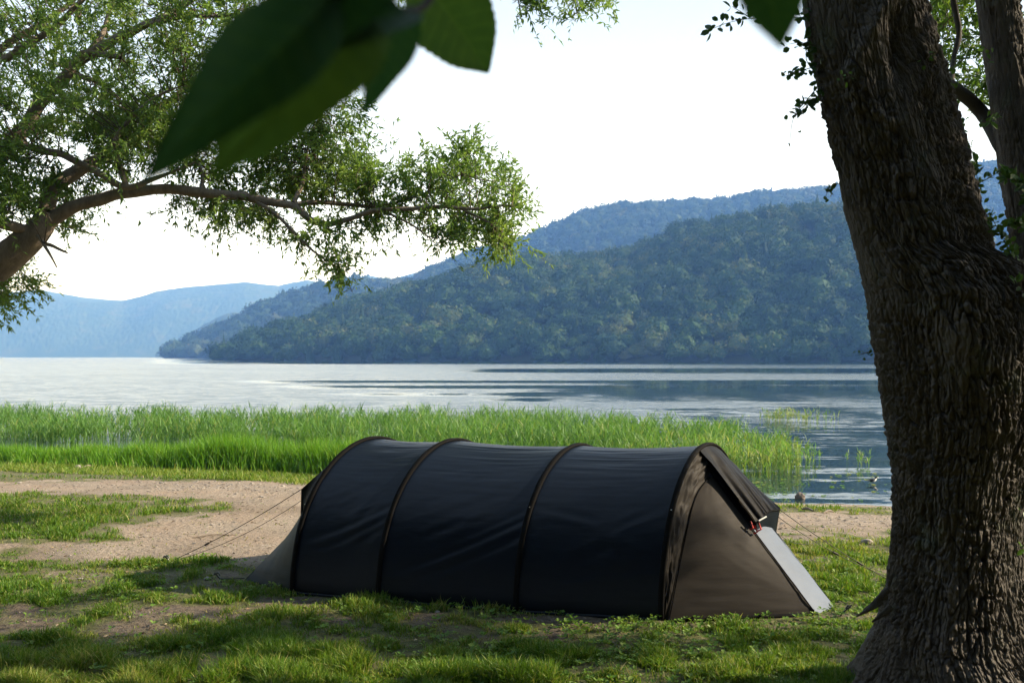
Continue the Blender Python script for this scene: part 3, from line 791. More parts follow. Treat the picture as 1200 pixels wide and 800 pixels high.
# clover and plantain among the grass
N = 9000
Yc = RNG.uniform(5.6, 9.6, N); Xc = RNG.uniform(-.53, .46, N)*Yc; px, py = img_of(Xc, Yc)
kp = (RNG.random(N) < .12+.88*np.exp(-(((px-720)/170)**2+((py-750)/40)**2))+.4*np.exp(-(((px-980)/60)**2+((py-700)/60)**2))) & ~in_tent(Xc, Yc) & (dens(Xc, Yc) > .12)
Xc, Yc = Xc[kp], Yc[kp]
L = Leaves(); zc = zfine(Xc, Yc)
for x, y, z in zip(Xc, Yc, zc):
    k = RNG.integers(3, 7); a = RNG.uniform(0, 6.28)+np.arange(k)*6.28/k+RNG.normal(size=k)*.25
    el = RNG.uniform(.1, .8, k)
    dd = np.stack([np.cos(a)*np.cos(el), np.sin(a)*np.cos(el), np.sin(el)], 1)
    s_ = RNG.uniform(.5, 1.3)
    L.add(np.array([x, y, z+RNG.uniform(.008, .04)])+dd*.008, dd, np.tile([0, 0, 1.], (k, 1))+RNG.normal(size=(k, 3))*.2, RNG.uniform(.018, .036, k)*s_, .021*s_, RNG.uniform(.3, 1.0))
v, f, ti = L.build(True)
tag(obj('clover', new_mesh('clover', v, f, M_clover, {'tint': ti})), kind='stuff')

# lush sedge along the water's edge
N = 38000
Xs = RNG.uniform(-15, 4.6, N); sy = shore_y(Xs)
Ys_ = sy+RNG.normal(.45, .38, N)
pxs = 600+F_PX*Xs/Ys_
kp = (pxs < 480+RNG.normal(size=N)*15) & (Ys_ > sy-.55) & (RNG.random(N) < .35+.9*sst(.3, .6, fbm(Xs*1.7, Ys_*1.7, 0, 45, 3)))
Xs, Ys_, sy, pxs = Xs[kp], Ys_[kp], sy[kp], pxs[kp]
zs = np.maximum(land_z(Xs, Ys_), WATER_Z-.12)
hs_ = (.28+.42*sst(-.5, .25, Ys_-sy))*RNG.uniform(.65, 1.2, len(Xs))*(.75+.5*fbm(Xs*.9, 1.5, 0, 46, 3))*(.62+.38*sst(60, 300, pxs))
V, q, tr, ti = blades(Xs, Ys_, zs-.02, hs_, RNG.uniform(.009, .016, len(Xs)), RNG.uniform(.05, .5, len(Xs)), np.clip(.42+RNG.normal(size=len(Xs))*.2, 0, 1), 3)
tag(obj('shore_sedge', new_mesh('shore_sedge', V, [q, tr], M_sedge, {'tint': ti})), kind='stuff')

# reeds standing in the shallows: a stem with leaves that fold away from it
def reed_bed(X, Y, h, tints):
    VV, QQ, TT, TI, off = [], [], [], [], 0
    z = np.full(len(X), WATER_Z-.06)
    def put(args):
        nonlocal off
        V, q, tr, ti = args
        VV.append(V); QQ.append(q+off); TT.append(tr+off); TI.append(ti); off += len(V)
    put(blades(X, Y, z, h, np.full(len(X), .009), RNG.uniform(.02, .16, len(X)), tints, 2))
    for k in range(5):
        fr = RNG.uniform(.42, .95, len(X))
        put(blades(X+RNG.normal(size=len(X))*.01, Y+RNG.normal(size=len(X))*.01, z+h*fr, h*RNG.uniform(.22, .42, len(X)), RNG.uniform(.012, .02, len(X)), RNG.uniform(.35, 1.2, len(X)), np.clip(tints+RNG.normal(size=len(X))*.12, 0, 1), 2))
    return np.vstack(VV), [np.vstack(QQ), np.vstack(TT)], np.concatenate(TI)
N = 36000
Yr = RNG.uniform(17.5, 32, N); Xr = RNG.uniform(-.76, .33, N)*Yr
pxr = 600+F_PX*Xr/Yr
back = np.interp(pxr, [-80, 100, 400, 600, 700, 850, 930, 960], [29.5, 29.5, 29, 28.2, 27, 24.5, 21.5, 20.5])+(fbm(pxr*.02, 7.7, 0, 47, 3)-.5)*4
front = np.interp(pxr, [-80, 300, 420, 600, 750, 860, 905, 950, 970], [22.6, 22.0, 20.7, 19.2, 18.3, 17.2, 17.4, 18.6, 19.5])+(fbm(pxr*.03, 9.1, 0, 48, 3)-.5)*1.2
kp = (Yr < back) & (Yr > front) & (RNG.random(N) < .12+1.0*sst(.33, .66, fbm(Xr*1.3, Yr*.9, 0, 49, 3))) & (RNG.random(N) < sst(985, 890, pxr))
Xr, Yr, pxr = Xr[kp], Yr[kp], pxr[kp]
hr = (.50+.28*fbm(Xr*.8, Yr*.8, 0, 50, 3))*RNG.uniform(.72, 1.22, len(Xr))*np.interp(pxr, [-80, 650, 850, 960], [1.0, 1.0, .92, .6])
tr_ = np.clip(.38+RNG.normal(size=len(Xr))*.17+.25*sst(650, 900, pxr)*sst(24, 18, Yr), 0, 1)
k = 14; c0 = P(1012, 541, 19.5)
Xr = np.r_[Xr, c0[0]+RNG.normal(size=k)*.18]; Yr = np.r_[Yr, 19.5+RNG.normal(size=k)*.2]; hr = np.r_[hr, RNG.uniform(.15, .4, k)]; tr_ = np.r_[tr_, RNG.uniform(.3, .8, k)]
v, f, ti = reed_bed(Xr, Yr, hr, tr_)
tag(obj('reeds', new_mesh('reeds', v, f, M_reed, {'tint': ti})), kind='stuff')
print('reeds', len(Xr))
# lone tuft out in the lake and a few stray stems
k = 150
c0 = P(925, 489, 33); Xt = c0[0]+RNG.normal(size=k)*.55; Yt = 33+RNG.normal(size=k)*.5
v, f, ti = reed_bed(Xt, Yt, RNG.uniform(.2, .5, k), np.clip(RNG.normal(.75, .2, k), 0, 1))
o = tag(obj('reed_tuft', new_mesh('reed_tuft', v, f, M_reed, {'tint': ti})), 'small pale reed tuft alone in open water beyond the reed bed', 'reed tuft')
# floating weed near the beach
N = 1500
Yw = RNG.uniform(14.6, 19, N); Xw = RNG.uniform(2.8, 7, N); pxw, pyw = 600+F_PX*Xw/Yw, HZ+F_PX*2.15/Yw
kp = RNG.random(N) < .95*np.exp(-(((pxw-935)/55)**2+((pyw-573)/8)**2))*sst(.35, .6, fbm(Xw*1.5, Yw*2.5, 0, 52, 3))+.05
Xw, Yw = Xw[kp], Yw[kp]; L = Leaves(); k = len(Xw); a = RNG.uniform(0, 6.28, k)
L.add(np.stack([Xw, Yw, np.full(k, WATER_Z+.006)+RNG.uniform(0, .006, k)], 1), np.stack([np.cos(a), np.sin(a), .02*np.sin(a*3)], 1), np.tile([0, 0, 1.], (k, 1)), RNG.uniform(.04, .12, k), RNG.uniform(.04, .1, k), RNG.uniform(.3, 1, k))
v, f, ti = L.build(True)
tag(obj('floating_weed', new_mesh('floating_weed', v, f, M_reed, {'tint': ti})), kind='stuff')

# ------------------------------------------------------------------ stones, litter, driftwood
M_stone = plain('pale stone', (.22, .195, .17), .85, .3, .6, 3, .004)
M_stoneb = plain('brown stone', (.17, .135, .11), .8, .3, .35, 20, .01)
M_wood = bark('driftwood', (.09, .07, .055), (.17, .135, .1), (.26, .22, .18), 2.0)
vI, fI = ico(1)
def scatter(name, X, Y, Z, s, flat, mat):
    n = len(X); k = len(vI)
    sc = s[:, None, None]*RNG.uniform(.55, 1.3, (n, 1, 3))*np.array([1, 1, flat])
    a = RNG.uniform(0, 6.28, n); ca, sa = np.cos(a)[:, None], np.sin(a)[:, None]
    q = vI[None]*RNG.uniform(.75, 1.2, (n, k, 1))*sc
    q = np.stack([q[..., 0]*ca-q[..., 1]*sa, q[..., 0]*sa+q[..., 1]*ca, q[..., 2]], -1)+np.stack([X, Y, Z], 1)[:, None]
    f = (fI[None]+(np.arange(n)*k)[:, None, None]).reshape(-1, 3)
    return tag(obj(name, new_mesh(name, q.reshape(-1, 3), f, mat, smooth=False)), kind='stuff')
N = 16000
Yp = RNG.uniform(7.2, 19.5, N); Xp = RNG.uniform(-.56, .5, N)*Yp
pxp, pyp = img_of(Xp, Yp)
wgt = .045+1.2*np.exp(-(((pxp-275)/120)**2+((pyp-566)/9)**2))+.8*np.exp(-(((pxp-980)/120)**2+((pyp-602)/10)**2))+.12*np.exp(-(((pxp-270)/120)**2+((pyp-622)/25)**2))
kp = (RNG.random(N) < wgt*(1-.8*dens(Xp, Yp))) & (Yp < shore_y(Xp)-.05) & ~in_tent(Xp, Yp)
Xp, Yp = Xp[kp], Yp[kp]
scatter('gravel', Xp, Yp, zfine(Xp, Yp), .006+.028*RNG.random(len(Xp))**3*np.maximum(1, Yp/12), .5, M_stone)
# dead leaf and twig litter
N = 6000
Yt = RNG.uniform(5.8, 18, N); Xt = RNG.uniform(-.55, .47, N)*Yt
kp = (RNG.random(N) < .75*(1-dens(Xt, Yt))) & (Yt < shore_y(Xt)-.3) & ~in_tent(Xt, Yt, .05)
Xt, Yt = Xt[kp], Yt[kp]; k = len(Xt); a = RNG.uniform(0, 6.28, k)
L = Leaves(); L.add(np.stack([Xt, Yt, zfine(Xt, Yt)+.006], 1), np.stack([np.cos(a), np.sin(a), RNG.uniform(-.1, .4, k)], 1), np.tile([0, 0, 1.], (k, 1))+RNG.normal(size=(k, 3))*.4, RNG.uniform(.02, .06, k), RNG.uniform(.006, .02, k), RNG.uniform(0, 1, k))
v, f, ti = L.build()
nt = NT('dry litter'); M_lit = nt.done(nt.bsdf(nt.ramp(attr(nt, 'tint'), [(0, (.05, .035, .022)), (.6, (.15, .1, .06)), (1, (.34, .27, .19))]), .8, .2))
tag(obj('leaf_litter', new_mesh('leaf_litter', v, f, M_lit, {'tint': ti})), kind='stuff')

def rock(name, c, s, mat, label, cat):
    v, f = ico(4); d = 1+.8*(fbm(v[:, 0]*1.2+c[0]*3, v[:, 1]*1.2, v[:, 2]*1.2, 66, 4)-.5)
    q = v*d[:, None]*np.array(s)
    return tag(obj(name, new_mesh(name, q, f, mat), None, c), label, cat)
c = P(938, 583, 15.05); c[2] = WATER_Z+.02
rock('rock', c, (.075, .06, .07), M_stoneb, 'brown rock standing in the shallows just off the beach', 'rock')
c = ground_pt(936, 593)+np.array([0, 0, .01]); rock('rock', c, (.035, .03, .035), M_stoneb, 'small dark stone at the waterline in front of the brown rock', 'rock')
c = ground_pt(1016, 637)+np.array([0, 0, .015]); rock('rock', c, (.06, .04, .035), M_stone, 'pale flat stone lying in thin grass near the big trunk', 'rock')
c = ground_pt(91, 549)+np.array([0, 0, .02]); rock('rock', c, (.06, .05, .05), M_stone, 'pale stone beside the driftwood below the left reeds', 'rock')
def stick(a, b, r, label):
    tb = Tubes(); a, b = np.array(a), np.array(b); mid = (a+b)/2+np.array([0, .02, .015])
    tb.add([a, mid, b], [r*.6, r, r*.5], 9, .02, .9)
    o = a.copy(); return tag(obj('driftwood', new_mesh('driftwood', tb.V()-o, tb.F(), M_wood), None, o), label, 'driftwood')
stick(ground_pt(940, 598)+np.array([0, 0, .02]), ground_pt(953, 600)+np.array([0, 0, .02]), .022, 'short brown driftwood piece lying on the beach by the tent porch')
stick(ground_pt(965, 602)+np.array([0, 0, .015]), ground_pt(977, 601)+np.array([0, 0, .02]), .014, 'pale thin driftwood stick on the beach right of the brown piece')
stick(ground_pt(95, 549)+np.array([0, 0, .02]), ground_pt(110, 548)+np.array([0, 0, .03]), .025, 'pale driftwood stick lying below the left reeds')
stick(ground_pt(226, 630)+np.array([0, 0, .004]), ground_pt(276, 627)+np.array([0, 0, .004]), .007, 'thin dark stick lying across the sandy patch behind the left guy line')

# wagtail at the water's edge
bl = ground_pt(1023, 592); bl[2] = max(bl[2], WATER_Z-.01)
bird = empty('bird', bl, 'small black and white bird standing at the water edge near the big trunk', 'bird')
ax = np.array([(-.135, 0, .075), (-.10, 0, .073), (-.06, 0, .07), (-.035, 0, .068), (0, 0, .07), (.03, 0, .08), (.048, 0, .1), (.058, 0, .118), (.07, 0, .122), (.082, 0, .118), (.1, 0, .115)])
rr = np.array([.004, .007, .009, .022, .031, .028, .018, .0165, .0165, .010, .0015])
tb = Tubes(); tb.add(ax, rr, 14, .004)
v = tb.V(); 
nt = NT('bird plumage'); g_ = nt.n('ShaderNodeTexCoord'); sx = nt.n('ShaderNodeSeparateXYZ'); nt.l(g_.outputs['Object'], sx.inputs[0])
mm = nt.n('ShaderNodeMath', operation='MULTIPLY_ADD'); nt.l(sx.outputs[0], mm.inputs[0]); mm.inputs[1].default_value = -.62; nt.l(sx.outputs[2], mm.inputs[2])
M_bird = nt.done(nt.bsdf(nt.ramp(mm.outputs[0], [(.068, (.75, .74, .72)), (.078, (.02, .02, .022))]), .7, .2))
b_o = obj('body', new_mesh('body', v, tb.F(), M_bird), bird)
for s in (-1, 1):
    tb = Tubes(); tb.add([(.02, s*.026, .085), (-.02, s*.03, .08), (-.085, s*.012, .074)], [.008, .017, .002], 8, .008); obj('wing', new_mesh('wing', tb.V(), tb.F(), plain('dark feather', (.02, .02, .022), .6, .2)), bird)
    tb = Tubes(); tb.add([(-.002, s*.012, .045), (.004, s*.012, .022), (-.002, s*.012, .0), (.014, s*.013, .0)], .0028, 5); obj('leg', new_mesh('leg', tb.V(), tb.F(), plain('bird leg', (.03, .025, .02))), bird)
bird.rotation_euler = (0, 0, R(12))

# ------------------------------------------------------------------ leaf sprays
def spray(L, TW, c, d, size, ntw, nlf, ll, lw, tint, rg, droop=.15):
    d = nrm(d)
    st = c-d*size*.5
    for _ in range(ntw):
        dd = nrm(d+rg.normal(size=3)*.55); ln = size*rg.uniform(.55, 1.1)
        s0 = st+d*size*rg.uniform(0, .35)
        t_ = np.linspace(0, 1, 5)[:, None]
        p = s0+dd*ln*t_+np.array([0, 0, -droop*ln])*t_**2
        TW.add(p, np.linspace(.0026, .001, 5), 3)
        u = rg.uniform(.12, 1, nlf); u[0] = 1
        b = s0+dd*ln*u[:, None]+np.array([0, 0, -droop*ln])*(u**2)[:, None]
        ld = nrm(dd*.75+rg.normal(size=(nlf, 3))*.62+np.array([0, 0, -.1]))
        nn = nrm(np.array([0, 0, 1.])+rg.normal(size=(nlf, 3))*.7)
        L.add(b, ld, nn, ll*rg.uniform(.6, 1.25, nlf), lw*rg.uniform(.7, 1.25, nlf), np.clip(tint+rg.normal(size=nlf)*.14, 0, 1))

def in_poly(x, y, poly):
    r = False; n = len(poly)
    for i in range(n):
        x1_, y1_ = poly[i]; x2_, y2_ = poly[(i+1) % n]
        if (y1_ > y) != (y2_ > y) and x < (x2_-x1_)*(y-y1_)/(y2_-y1_)+x1_: r = not r
    return r

# ------------------------------------------------------------------ left-hand willow
YW = 12.0
rgw = np.random.default_rng(77)
base = np.array([-9.6, 12.4, gz(-9.6, 12.4)-.1])
willow = empty('willow_tree', base, 'leaning willow with bare lower limb and small light leaves reaching in from the left', 'tree')
TB = Tubes(); S = YW/F_PX
branch_pts = []
def br(pl, sides=10, dy=0.0, knob=.35):
    """pl: (px, py, depth offset, radius px)"""
    p = np.array([P(a, b, YW+c_+dy) for a, b, c_, _ in pl]); r = np.array([q[3] for q in pl])*S*.86
    q, rq = resample(p, r, .08)
    q = q+np.stack([fbm(q[:, 0]*2.5, q[:, 2]*2.5, k, 200+k, 2)-.5 for k in range(3)], 1)*.09*np.minimum(1, rq/.05)[:, None]
    TB.add(q, rq, sides, None, knob); branch_pts.append(np.c_[q, rq])
tp = np.array([base, base+(.7, -.1, .9), base+(1.8, -.2, 2.0)])
q0 = np.vstack([tp, P(-60, 356, 12.05), P(0, 309, 12), P(30, 284, 12), P(46, 268, 12), P(56, 248, 12)])
qq, rq = resample(q0, np.array([.42, .3, .25, 23*S, 18.5*S, 17*S, 15*S, 11*S]), .06)
TB.add(qq, rq, 18, None, .28); branch_pts.append(np.c_[qq, rq])
br([(44,270,0,12),(64,256,0,10),(82,246,-.05,9),(104,236,-.1,8.5),(140,226,-.15,7.6),(190,222,-.2,7),(240,228,-.2,6.6),(290,232,-.2,6),(330,237,-.2,5.5),(352,246,-.2,5),(368,259,-.2,4.4),(388,262,-.2,4),(412,255,-.2,3.6),(440,246,-.25,3.2),(490,243,-.3,2.7),(550,244,-.3,2),(600,240,-.3,1)], 12)
br([(56,248,0,11.5),(64,222,.1,10.5),(84,206,.2,9.5),(118,187,.4,8),(152,166,.6,6.5),(185,130,.8,5),(230,95,.9,3.5),(280,60,1,2)], 12)
br([(48,270,0,7),(30,270,-.1,7),(0,262,-.3,7.5),(-50,250,-.5,6),(-120,230,-.8,3)], 9)
br([(-160,330,.6,16),(-60,240,.6,13),(0,182,.6,11.5),(26,150,.6,10.5),(46,121,.6,9.5),(72,95,.6,8.5),(96,69,.6,8),(130,51,.6,6.5),(166,31,.6,5.5),(216,5,.6,4.5),(270,-25,.6,3.5),(340,-50,.5,2.5)], 12)
br([(0,182,.2,5),(22,172,.0,5),(60,178,-.2,5),(100,195,-.3,4.6),(146,218,-.4,4.6),(176,211,-.4,3.4),(200,202,-.4,2.2),(230,190,-.4,1.2)], 9)
br([(148,216,-.4,4),(137,180,-.45,3.6),(138,160,-.45,3.2),(158,134,-.5,2.6),(185,112,-.5,2),(215,100,-.5,1)], 8)
br([(96,62,.6,5),(118,64,.5,4.6),(142,68,.45,3)], 8)
br([(88,88,.6,4),(118,97,.4,3.4),(148,125,.2,2.6),(170,150,.1,1.6)], 7)
br([(100,66,.6,5),(120,40,.8,4),(130,10,1,3),(150,-30,1.2,2)], 8)
br([(166,31,.6,4),(210,22,.3,3),(260,18,.1,2.4),(310,12,0,1.5)], 7)
br([(0,70,.4,6),(40,50,.3,5),(70,25,.3,4),(110,-10,.2,3)], 8)
br([(-60,120,1.4,8),(0,60,1.4,6),(60,20,1.5,4),(110,-20,1.6,2)], 8)
br([(300,236,-.2,3),(322,250,-.3,2.6),(342,270,-.35,2.2),(364,292,-.4,1.7),(384,306,-.4,1.2),(404,318,-.4,.8)], 6)
br([(345,240,-.2,4),(375,238,-.1,3.4),(410,239,0,2.8),(450,240,.1,2),(500,225,.2,1.3),(540,205,.2,.8)], 7)
br([(345,238,-.2,3.6),(354,215,0,2.8),(357,195,.1,2.2),(365,160,.2,1.5),(380,120,.3,.9)], 7)
br([(235,228,-.2,3),(236,205,-.1,2.4),(230,185,0,1.8),(226,160,0,1)], 6)
br([(450,246,-.25,2.2),(480,262,-.3,1.6),(500,276,-.3,1)], 6)
br([(540,244,-.3,1.8),(575,262,-.3,1.3),(590,290,-.3,.8)], 6)
br([(43,276,-.2,2.6),(54,290,-.5,2.2),(66,313,-.7,1)], 6)
br([(50,284,-.1,3),(62,288,-.3,2.4),(79,296,-.5,1.2)], 6)
br([(140,-60,.8,5),(300,-70,.6,4.2),(450,-60,.4,3.4),(600,-55,.2,2.6),(690,-45,.1,1.8),(760,-38,0,1)], 7)
br([(590,-55,.2,1.6),(602,-20,.1,1.2),(612,20,.0,.7)], 5)
br([(660,-50,.2,1.6),(668,-20,.1,1.2),(676,15,.0,.7)], 5)
add('trunk', TB.V(), TB.F(), M_barkw, willow)
BP = np.vstack(branch_pts)
REG = [  # polygon, sprays, depth range
 ([(-60,-60),(330,-60),(345,20),(330,70),(300,110),(230,130),(200,165),(120,175),(60,165),(0,175),(-60,190)], 410, (-1.0, 2.0)),
 ([(-60,150),(25,170),(95,205),(60,230),(30,255),(-60,265)], 110, (-.9, 1.2)),
 ([(90,140),(200,120),(270,150),(215,205),(175,185),(150,205),(110,195)], 90, (-.6, 1.3)),
 ([(-40,305),(8,318),(38,320),(44,345),(15,362),(-40,380)], 34, (-.4, .8)),
 ([(75,215),(118,205),(122,226),(98,236),(88,262),(70,268)], 14, (.3, .9)),
 ([(215,205),(300,150),(345,180),(350,222),(300,238),(230,232)], 55, (-.1, 1.3)),
 ([(300,150),(350,110),(398,86),(420,110),(436,140),(420,185),(440,230),(350,235),(320,200)], 105, (-.3, 1.3)),
 ([(420,190),(470,185),(500,178),(560,185),(598,205),(612,240),(604,262),(560,268),(500,262),(430,258),(415,225)], 110, (-.5, 1.0)),
 ([(532,170),(560,168),(558,195),(530,195)], 8, (-.3, .3)),
 ([(200,230),(330,240),(345,262),(300,262),(255,255),(215,250)], 26, (-.6, .5)),
 ([(345,255),(430,256),(440,280),(390,272),(352,268)], 11, (-.6, .3)),
 ([(570,262),(606,258),(600,292),(580,296)], 16, (-.5, .2)),
 ([(478,262),(560,266),(545,280),(490,276)], 12, (-.5, .2)),
 ([(372,296),(408,300),(410,330),(388,330)], 8, (-.5, -.2)),
 ([(335,262),(356,276),(366,290),(350,288)], 4, (-.4, -.2)),
 ([(592,-60),(640,-60),(630,-5),(612,28),(600,10)], 15, (-.2, .3)),
 ([(645,-60),(735,-60),(712,-2),(686,28),(664,18),(650,0)], 24, (-.2, .3)),
 ([(425,-50),(480,-50),(475,8),(440,12)], 12, (-.2, .6)),
]
L = Leaves(); TW = Tubes()
for poly, n, (d0, d1) in REG:
    pa = np.array(poly); c_ = 0
    while c_ < n:
        x, y = rgw.uniform(pa[:, 0].min(), pa[:, 0].max()), rgw.uniform(pa[:, 1].min(), pa[:, 1].max())
        if not in_poly(x, y, poly): continue
        c_ += 1
        p = P(x, y, YW+rgw.uniform(d0, d1))
        dist = np.linalg.norm(BP[:, :3]-p, axis=1); k = int(dist.argmin()); nb = BP[k, :3]
        d = nrm(p-nb)*.9+rgw.normal(size=3)*.4+np.array([.15, 0, -.05])
        if .12 < dist[k] < 2.5:           # twig from the nearest limb out to the spray
            m = (p+nb)/2+rgw.normal(size=3)*.08
            TW.add([nb, m, p], [min(.008, BP[k, 3]*.8), .005, .0025], 4, .12)
        ti = np.clip(.46+(fbm(p[0]*1.3, p[1]*1.3, p[2]*1.3, 210, 2)-.5)*1.1, 0, 1)
        spray(L, TW, p, d, rgw.uniform(.34, .58), rgw.integers(4, 7), rgw.integers(14, 20), .084, .0245, ti, rgw)
v, f, ti = L.build(); print('willow leaves', len(f))
crown = add('crown', v, f, M_leaf, willow, {'tint': ti}, False)
v = TW.V()-np.array(willow.location); obj('twigs', new_mesh('twigs', v, TW.F(), M_twig), crown)

# ------------------------------------------------------------------ right-hand big tree
YT = 5.4; ST = YT/F_PX
rgt = np.random.default_rng(5)
tbase = P(1152, 830, YT); tbase[2] = gz(tbase[0], tbase[1])
oak = empty('big_tree', tbase, 'huge dark trunk with deeply furrowed bark forking into two stems at the right edge', 'tree')
MAIN = np.array([(-320,905,1030),(-150,922,1058),(0,940,1087),(50,947,1099),(100,957,1115),(150,968,1128),(200,980,1141),(250,991,1154),(295,1003,1174),(315,1007,1205),(350,1014,1235),(400,1021,1250),(450,1029,1250),(500,1036,1244),(550,1043,1226),(600,1045,1214),(650,1042,1212),(700,1035,1216),(740,1023,1230),(770,1012,1256),(800,1000,1272),(835,980,1300),(870,950,1335)], float)
def voro(x, y, s):
    """distance to the border between cells, and a random value per cell"""
    ix, iy = np.floor(x), np.floor(y); f1 = np.full(x.shape, 9.); f2 = np.full(x.shape, 9.); idv = np.zeros(x.shape)
    for a in (-1, 0, 1):
        for b in (-1, 0, 1):
            cx, cy_ = ix+a, iy+b
            d = np.hypot(cx+.15+.7*_h(cx, cy_, cx*0, s)-x, cy_+.15+.7*_h(cx, cy_, cx*0, s+1)-y)
            n_ = d < f1; f2 = np.where(n_, f1, np.minimum(f2, d)); idv = np.where(n_, _h(cx, cy_, cx*0, s+2), idv); f1 = np.minimum(f1, d)
    return f2-f1, idv
def sweep_trunk(tab, Yf, nf, nb, py, amp, seed, features=(), flare=True):
    Lx, Rx = np.interp(py, tab[:, 0], tab[:, 1]), np.interp(py, tab[:, 0], tab[:, 2])
    def sm(a_, n_=9):
        return np.convolve(np.pad(a_, n_//2, 'edge'), np.ones(n_)/n_, 'valid')
    Lx, Rx = sm(Lx), sm(Rx)
    Yd = Yf(py)
    cx, rad = (((Lx+Rx)/2-600)/F_PX)*Yd, (Rx-Lx)/2/F_PX*Yd*.985
    cz = CAM_Z-(py-HZ)/F_PX*Yd
    th_ = np.concatenate([np.linspace(R(165), R(375), nf, endpoint=False), np.linspace(R(375), R(525), nb, endpoint=False)])
    TH, PY = np.meshgrid(th_, py); CZ = np.repeat(cz[:, None], len(th_), 1)
    RD = rad[:, None]*np.ones_like(TH)
    ca, sa = np.cos(TH), np.sin(TH)
    lob = .06*np.sin(3*TH+1.1+CZ*.35)+.04*np.sin(5*TH-.7-CZ*.6)+.05*(fbm(ca*1.3, sa*1.3, CZ*.9, seed, 3)-.5)
    lob = lob*(1 if flare else .6)
    if flare: lob = lob+sst(.55, -.05, CZ)*(.10*np.sin(6*TH+.6)+.05*np.sin(11*TH))
    # furrowed bark: long plates parted by deep cracks, each broken up again
    arc_ = (TH-R(165))*np.mean(rad)
    wx_ = fbm(ca*3, sa*3, CZ*2.2, seed+1, 3)-.5; wy_ = fbm(ca*9, sa*9, CZ*6, seed+5, 2)-.5
    U, V = arc_*22+wx_*1.7+wy_*1.1, CZ*4.4+wy_*1.0
    e1, id1 = voro(U, V, seed+20)
    e2, id2 = voro(arc_*54+wx_*3.5+wy_*2.4, CZ*11.5+wy_*2, seed+30)
    r1 = 1-np.abs(fbm(ca*RD*17+wx_, sa*RD*17+wx_, CZ*2.6, seed+2, 3)-.5)*4
    r3 = fbm(ca*RD*60, sa*RD*60, CZ*34, seed+4, 3)-.5
    hc = sst(.60, .70, fbm(ca*RD*9, sa*RD*9, CZ*26, seed+8, 2))                  # cross cracks
    r4 = fbm(ca*RD*130, sa*RD*130, CZ*70, seed+9, 2)-.5
    pat = .35+.9*sst(.3, .7, fbm(ca*1.8, sa*1.8, CZ*1.6, seed+10, 2))
    disp = amp*pat*(1.05*(sst(0, .16, e1)-.6)+1.0*(id1-.5)+.6*(sst(0, .2, e2)-.6)+.9*(id2-.5)+.12*np.clip(r1, -1, 1)+1.9*r3+.8*r4-.7*hc)
    PX = 600+((cx[:, None]+RD*ca)/(Yd[:, None]+RD*sa*1.0))*F_PX
    front = (sa < .1)
    for kind, pts, wd, a in features:
        pts = np.array(pts, float); best = np.full(TH.shape, 1e9)
        for i in range(max(1, len(pts)-1)):
            p0, p1_ = pts[i], pts[min(i+1, len(pts)-1)]; dv = p1_-p0; L2 = max(dv@dv, 1e-6)
            t_ = np.clip(((PX-p0[0])*dv[0]+(PY-p0[1])*dv[1])/L2, 0, 1)
            best = np.minimum(best, np.hypot(PX-p0[0]-t_*dv[0], (PY-p0[1]-t_*dv[1])*(1 if kind != 'oval' else .38)))
        disp = disp+front*a*np.exp(-(best/wd)**2)
    rr = RD*(1+lob)+disp
    X = cx[:, None]+rr*ca; Y = Yd[:, None]+rr*sa
    q = 600+F_PX*X/Y; lo, hi = sm(q.min(1), 61), sm(q.max(1), 61)      # keep the measured girth of every ring
    q = Lx[:, None]+(q-lo[:, None])*((Rx-Lx)/(hi-lo))[:, None]
    return np.stack([(q-600)/F_PX*Y, Y, CZ], -1), np.clip(.5*id1+.3*id2+.2*sst(0, .3, e1), 0, 1)
FEAT = [('line', [(1085,-20),(1045,40),(1012,95),(1022,140),(1045,165)], 11, .045), ('line', [(1072,-10),(1100,60),(1105,120)], 9, .03),
        ('oval', [(1066,85)], 17, -.075), ('line', [(1000,100),(1012,150),(1032,190)], 8, .028), ('line', [(1020,150),(1060,175)], 5, -.035),
        ('line', [(1100,230),(1130,300),(1150,420)], 26, .03), ('line', [(1075,330),(1085,420),(1082,520)], 18, -.02), ('oval', [(1112,588)], 12, .03), ('oval', [(1085,560)], 8, .022),
        ('line', [(1110,640),(1118,690),(1112,760)], 9, .03)]
pyr = np.concatenate([np.linspace(-320, -30, 60, endpoint=False), np.linspace(-30, 870, 860)])
trk, pid = sweep_trunk(MAIN, lambda py: np.full_like(py, YT), 640, 90, pyr, .0145, 500, FEAT)
add('trunk', trk.reshape(-1, 3), grid_faces(trk.shape[0], trk.shape[1], True)[:, ::-1], M_bark, oak, {'plate': pid.ravel()})
STEM = np.array([(-320,1090,1135),(-150,1118,1168),(0,1143,1196),(50,1150,1204),(100,1157,1214),(150,1163,1224),(200,1170,1234),(250,1178,1246),(300,1182,1262),(350,1172,1275),(400,1158,1258),(470,1150,1225)], float)
st2, pid = sweep_trunk(STEM, lambda py: np.interp(py, [-320, 250, 470], [6.1, 5.75, 5.5]), 240, 50, np.linspace(-320, 470, 420), .010, 560, (), False)
add('stem', st2.reshape(-1, 3), grid_faces(st2.shape[0], st2.shape[1], True)[:, ::-1], M_bark, oak, {'plate': pid.ravel()})
